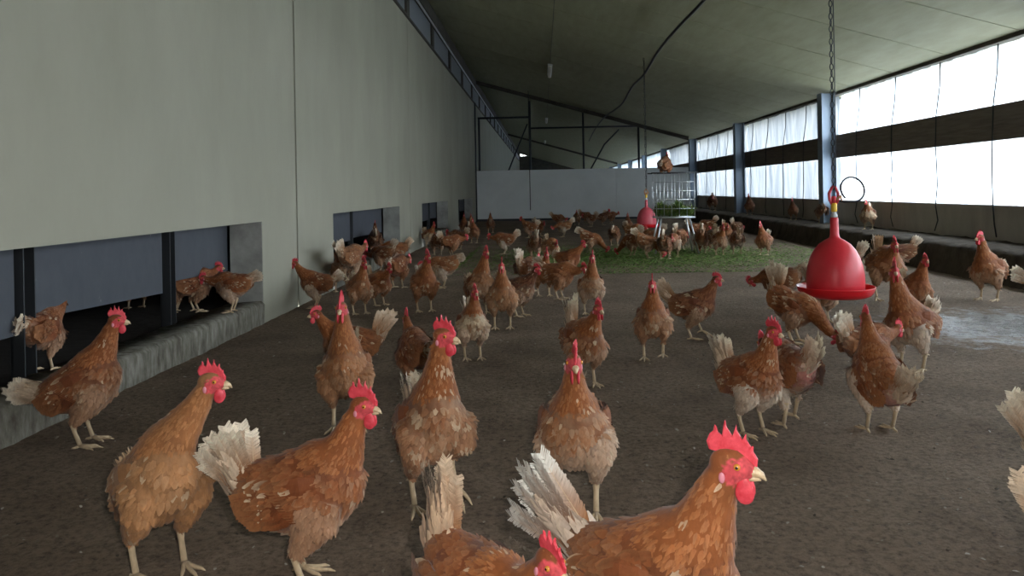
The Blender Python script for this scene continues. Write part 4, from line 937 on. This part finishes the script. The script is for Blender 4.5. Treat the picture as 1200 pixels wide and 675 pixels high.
# ---- around the rack
hen(896, 299, -110, 259, 'hen standing at the right end of the strewn grass, facing the camera', pose='erect', tone=.35, mott=.2, pale=.4, tail=60)
RK = 'distant hens feeding around the hay rack'
for row in (
    (742, 300, 150, 'pose="peck",tone=.3,mott=.3,pale=.4,tail=60', 'leftmost hen pecking in the grass left of the hay rack'),
    (758, 303, 10, 'pose="peck",tone=.45,mott=.5,pale=.6,tail=40', 'mottled tan hen pecking in front of the far drinker'),
    (766, 293, 170, 'pose="bow",tone=.35,mott=.9,pale=.7,tail=50', 'white-flecked hen by the left legs of the hay rack'),
    (736, 276, -90, 'pose="erect",tone=.08,mott=.1', 'dark upright hen just left of the far drinker'),
    (743, 285, -30, 'pose="low",tone=.5,mott=.2', 'golden brown hen under the far drinker'),
    (779, 304, 80, 'pose="bow",tone=.25,mott=.3,tail=80,tw=.8,spread=20', 'hen with upright tail under the left side of the hay rack'),
    (790, 301, -95, 'pose="low",tone=.25,mott=.8,pale=.7', 'grey mottled hen in front of the hay rack legs'),
    (797, 293, 60, 'pose="bow",tone=.40,mott=.1,pale=.4,tail=82,tw=.9,spread=14', 'brown hen below the hay rack with white tail raised'),
    (822, 297, 95, 'pose="peck",tone=.34,mott=.2,pale=.5,tail=86,tw=.8,spread=16', 'hen from behind with upright tail, right of the rack leg'),
    (836, 295, 110, 'pose="bow",tone=.12,mott=.2,pale=.5,tail=70,tw=.9,spread=30', 'dark hen with white tail, second right of the hay rack'),
    (843, 299, -70, 'pose="walk",tone=.3,mott=.5,pale=.6', 'mottled hen stepping forward, third right of the hay rack'),
    (864, 298, 100, 'pose="low",tone=.35,mott=.8,pale=.8,tail=60', 'pale mottled hen at the right of the rack flock'),
    (850, 284, -80, 'pose="low",tone=.4,mott=.3,comb=1.2', 'red headed hen at the back of the rack flock'),
    (864, 281, 60, 'pose="bow",tone=.12,mott=.5,tail=50', 'dark hen at the rear right of the rack flock'),
    (829, 277, 170, 'pose="bow",tone=.3,mott=.7,tail=50', 'pale backed hen behind the rack flock, near the third post'),
    (818, 283, 20, 'pose="bow",tone=.2,mott=.4,tail=40', 'hen stooping behind the right rack leg'),
    (720, 288, 80, 'pose="low",tone=.4,mott=.2,pale=.5,tail=60,tlen=.09', 'round brown hen seen from behind left of the far drinker'),
    (692, 297, -10, 'pose="peck",tone=.35,mott=.5,pale=.5,bare=1,tail=15', 'pinkish hen bent down at the left edge of the grass'),
    (706, 264, 0, 'pose="walk",tone=.06,mott=.4,pale=.3,tail=60', 'dark hen before the partition, left of the far drinker'),
    (716, 262, 30, 'pose="low",tone=.3,mott=.3,tail=50', 'brown hen right beside the dark one at the partition'),
    (693, 266, 150, 'pose="low",tone=.25,mott=.5,pale=.6,tail=50', 'hen with raised tail, second from right in the partition row'),
    (686, 262, 10, 'pose="bow",tone=.3,mott=.3,tail=60', 'hen pecking in the middle of the partition row'),
    (676, 264, -90, 'pose="walk",tone=.2,mott=.6', 'small dark mottled hen standing in the partition row'),
    (661, 278, 190, 'pose="bow",tone=.5,mott=.8,pale=.9,tail=45,tw=.8', 'cream hen bending left before the white partition'),
    (654, 266, 10, 'pose="bow",tone=.2,mott=.2,tail=40', 'rust hen behind the cream one at the partition'),
    (621, 279, 160, 'pose="walk",tone=.4,mott=.5,pale=.5', 'tan hen below the hanging cord at the partition'),
    (631, 277, -60, 'pose="low",tone=.25,mott=.2', 'rust hen just right of the tan one below the cord'),
    (592, 298, 172, 'pose="low",tone=.38,mott=.4,pale=.9,tail=38,tlen=.13,tw=.5', 'hen facing left with a cream tail, alone on the bare floor'),
    (556, 285, -100, 'pose="erect",tone=.2,mott=.2', 'dark rust hen where the left wall meets the partition'),
    (575, 273, 90, 'pose="erect",tone=.3,mott=.2', 'brown hen beside the one at the partition corner'),
    (538, 293, 140, 'pose="low",tone=.2,mott=.2,tail=50,tw=.6', 'rust hen between the third and fourth openings, farther right'),
    (529, 301, 20, 'pose="low",tone=.35,mott=.4', 'small hen between the third and fourth openings'),
    (513, 299, 100, 'pose="low",tone=.36,mott=.2,pale=.5,tail=60,tw=.9', 'orange hen from behind below the third opening'),
    (503, 291, -60, 'pose="walk",tone=.3,mott=.8,pale=.8', 'mottled hen at the sill of the third opening'),
    (544, 275, -90, 'pose="erect",tone=.2,mott=.1', 'dark red hen at the fourth opening'),
    (551, 278, 80, 'pose="erect",tone=.28,mott=.2', 'rust hen just outside the fourth opening'),
    (449, 319, 150, 'pose="bow",tone=.2,mott=.5,pale=.4', 'hen stooping in the shade of the second opening'),
    (440, 300, 90, 'pose="walk",tone=.12,mott=.3,z=.12', 'dark hen inside the second opening'),
):
    kw = eval('dict(%s)' % row[3])
    hen(row[0], row[1], row[2], None, row[4], group=None, **kw)
# hen perched on the rack
make_hen((RX + .13, RY, .985), 62, 'orange brown hen perched on top of the wire hay rack', pose='sit', tone=.36, mott=.05, pale=.1, tail=-20, tlen=.07, crouch=.085, det=2, top=None, seed=77)
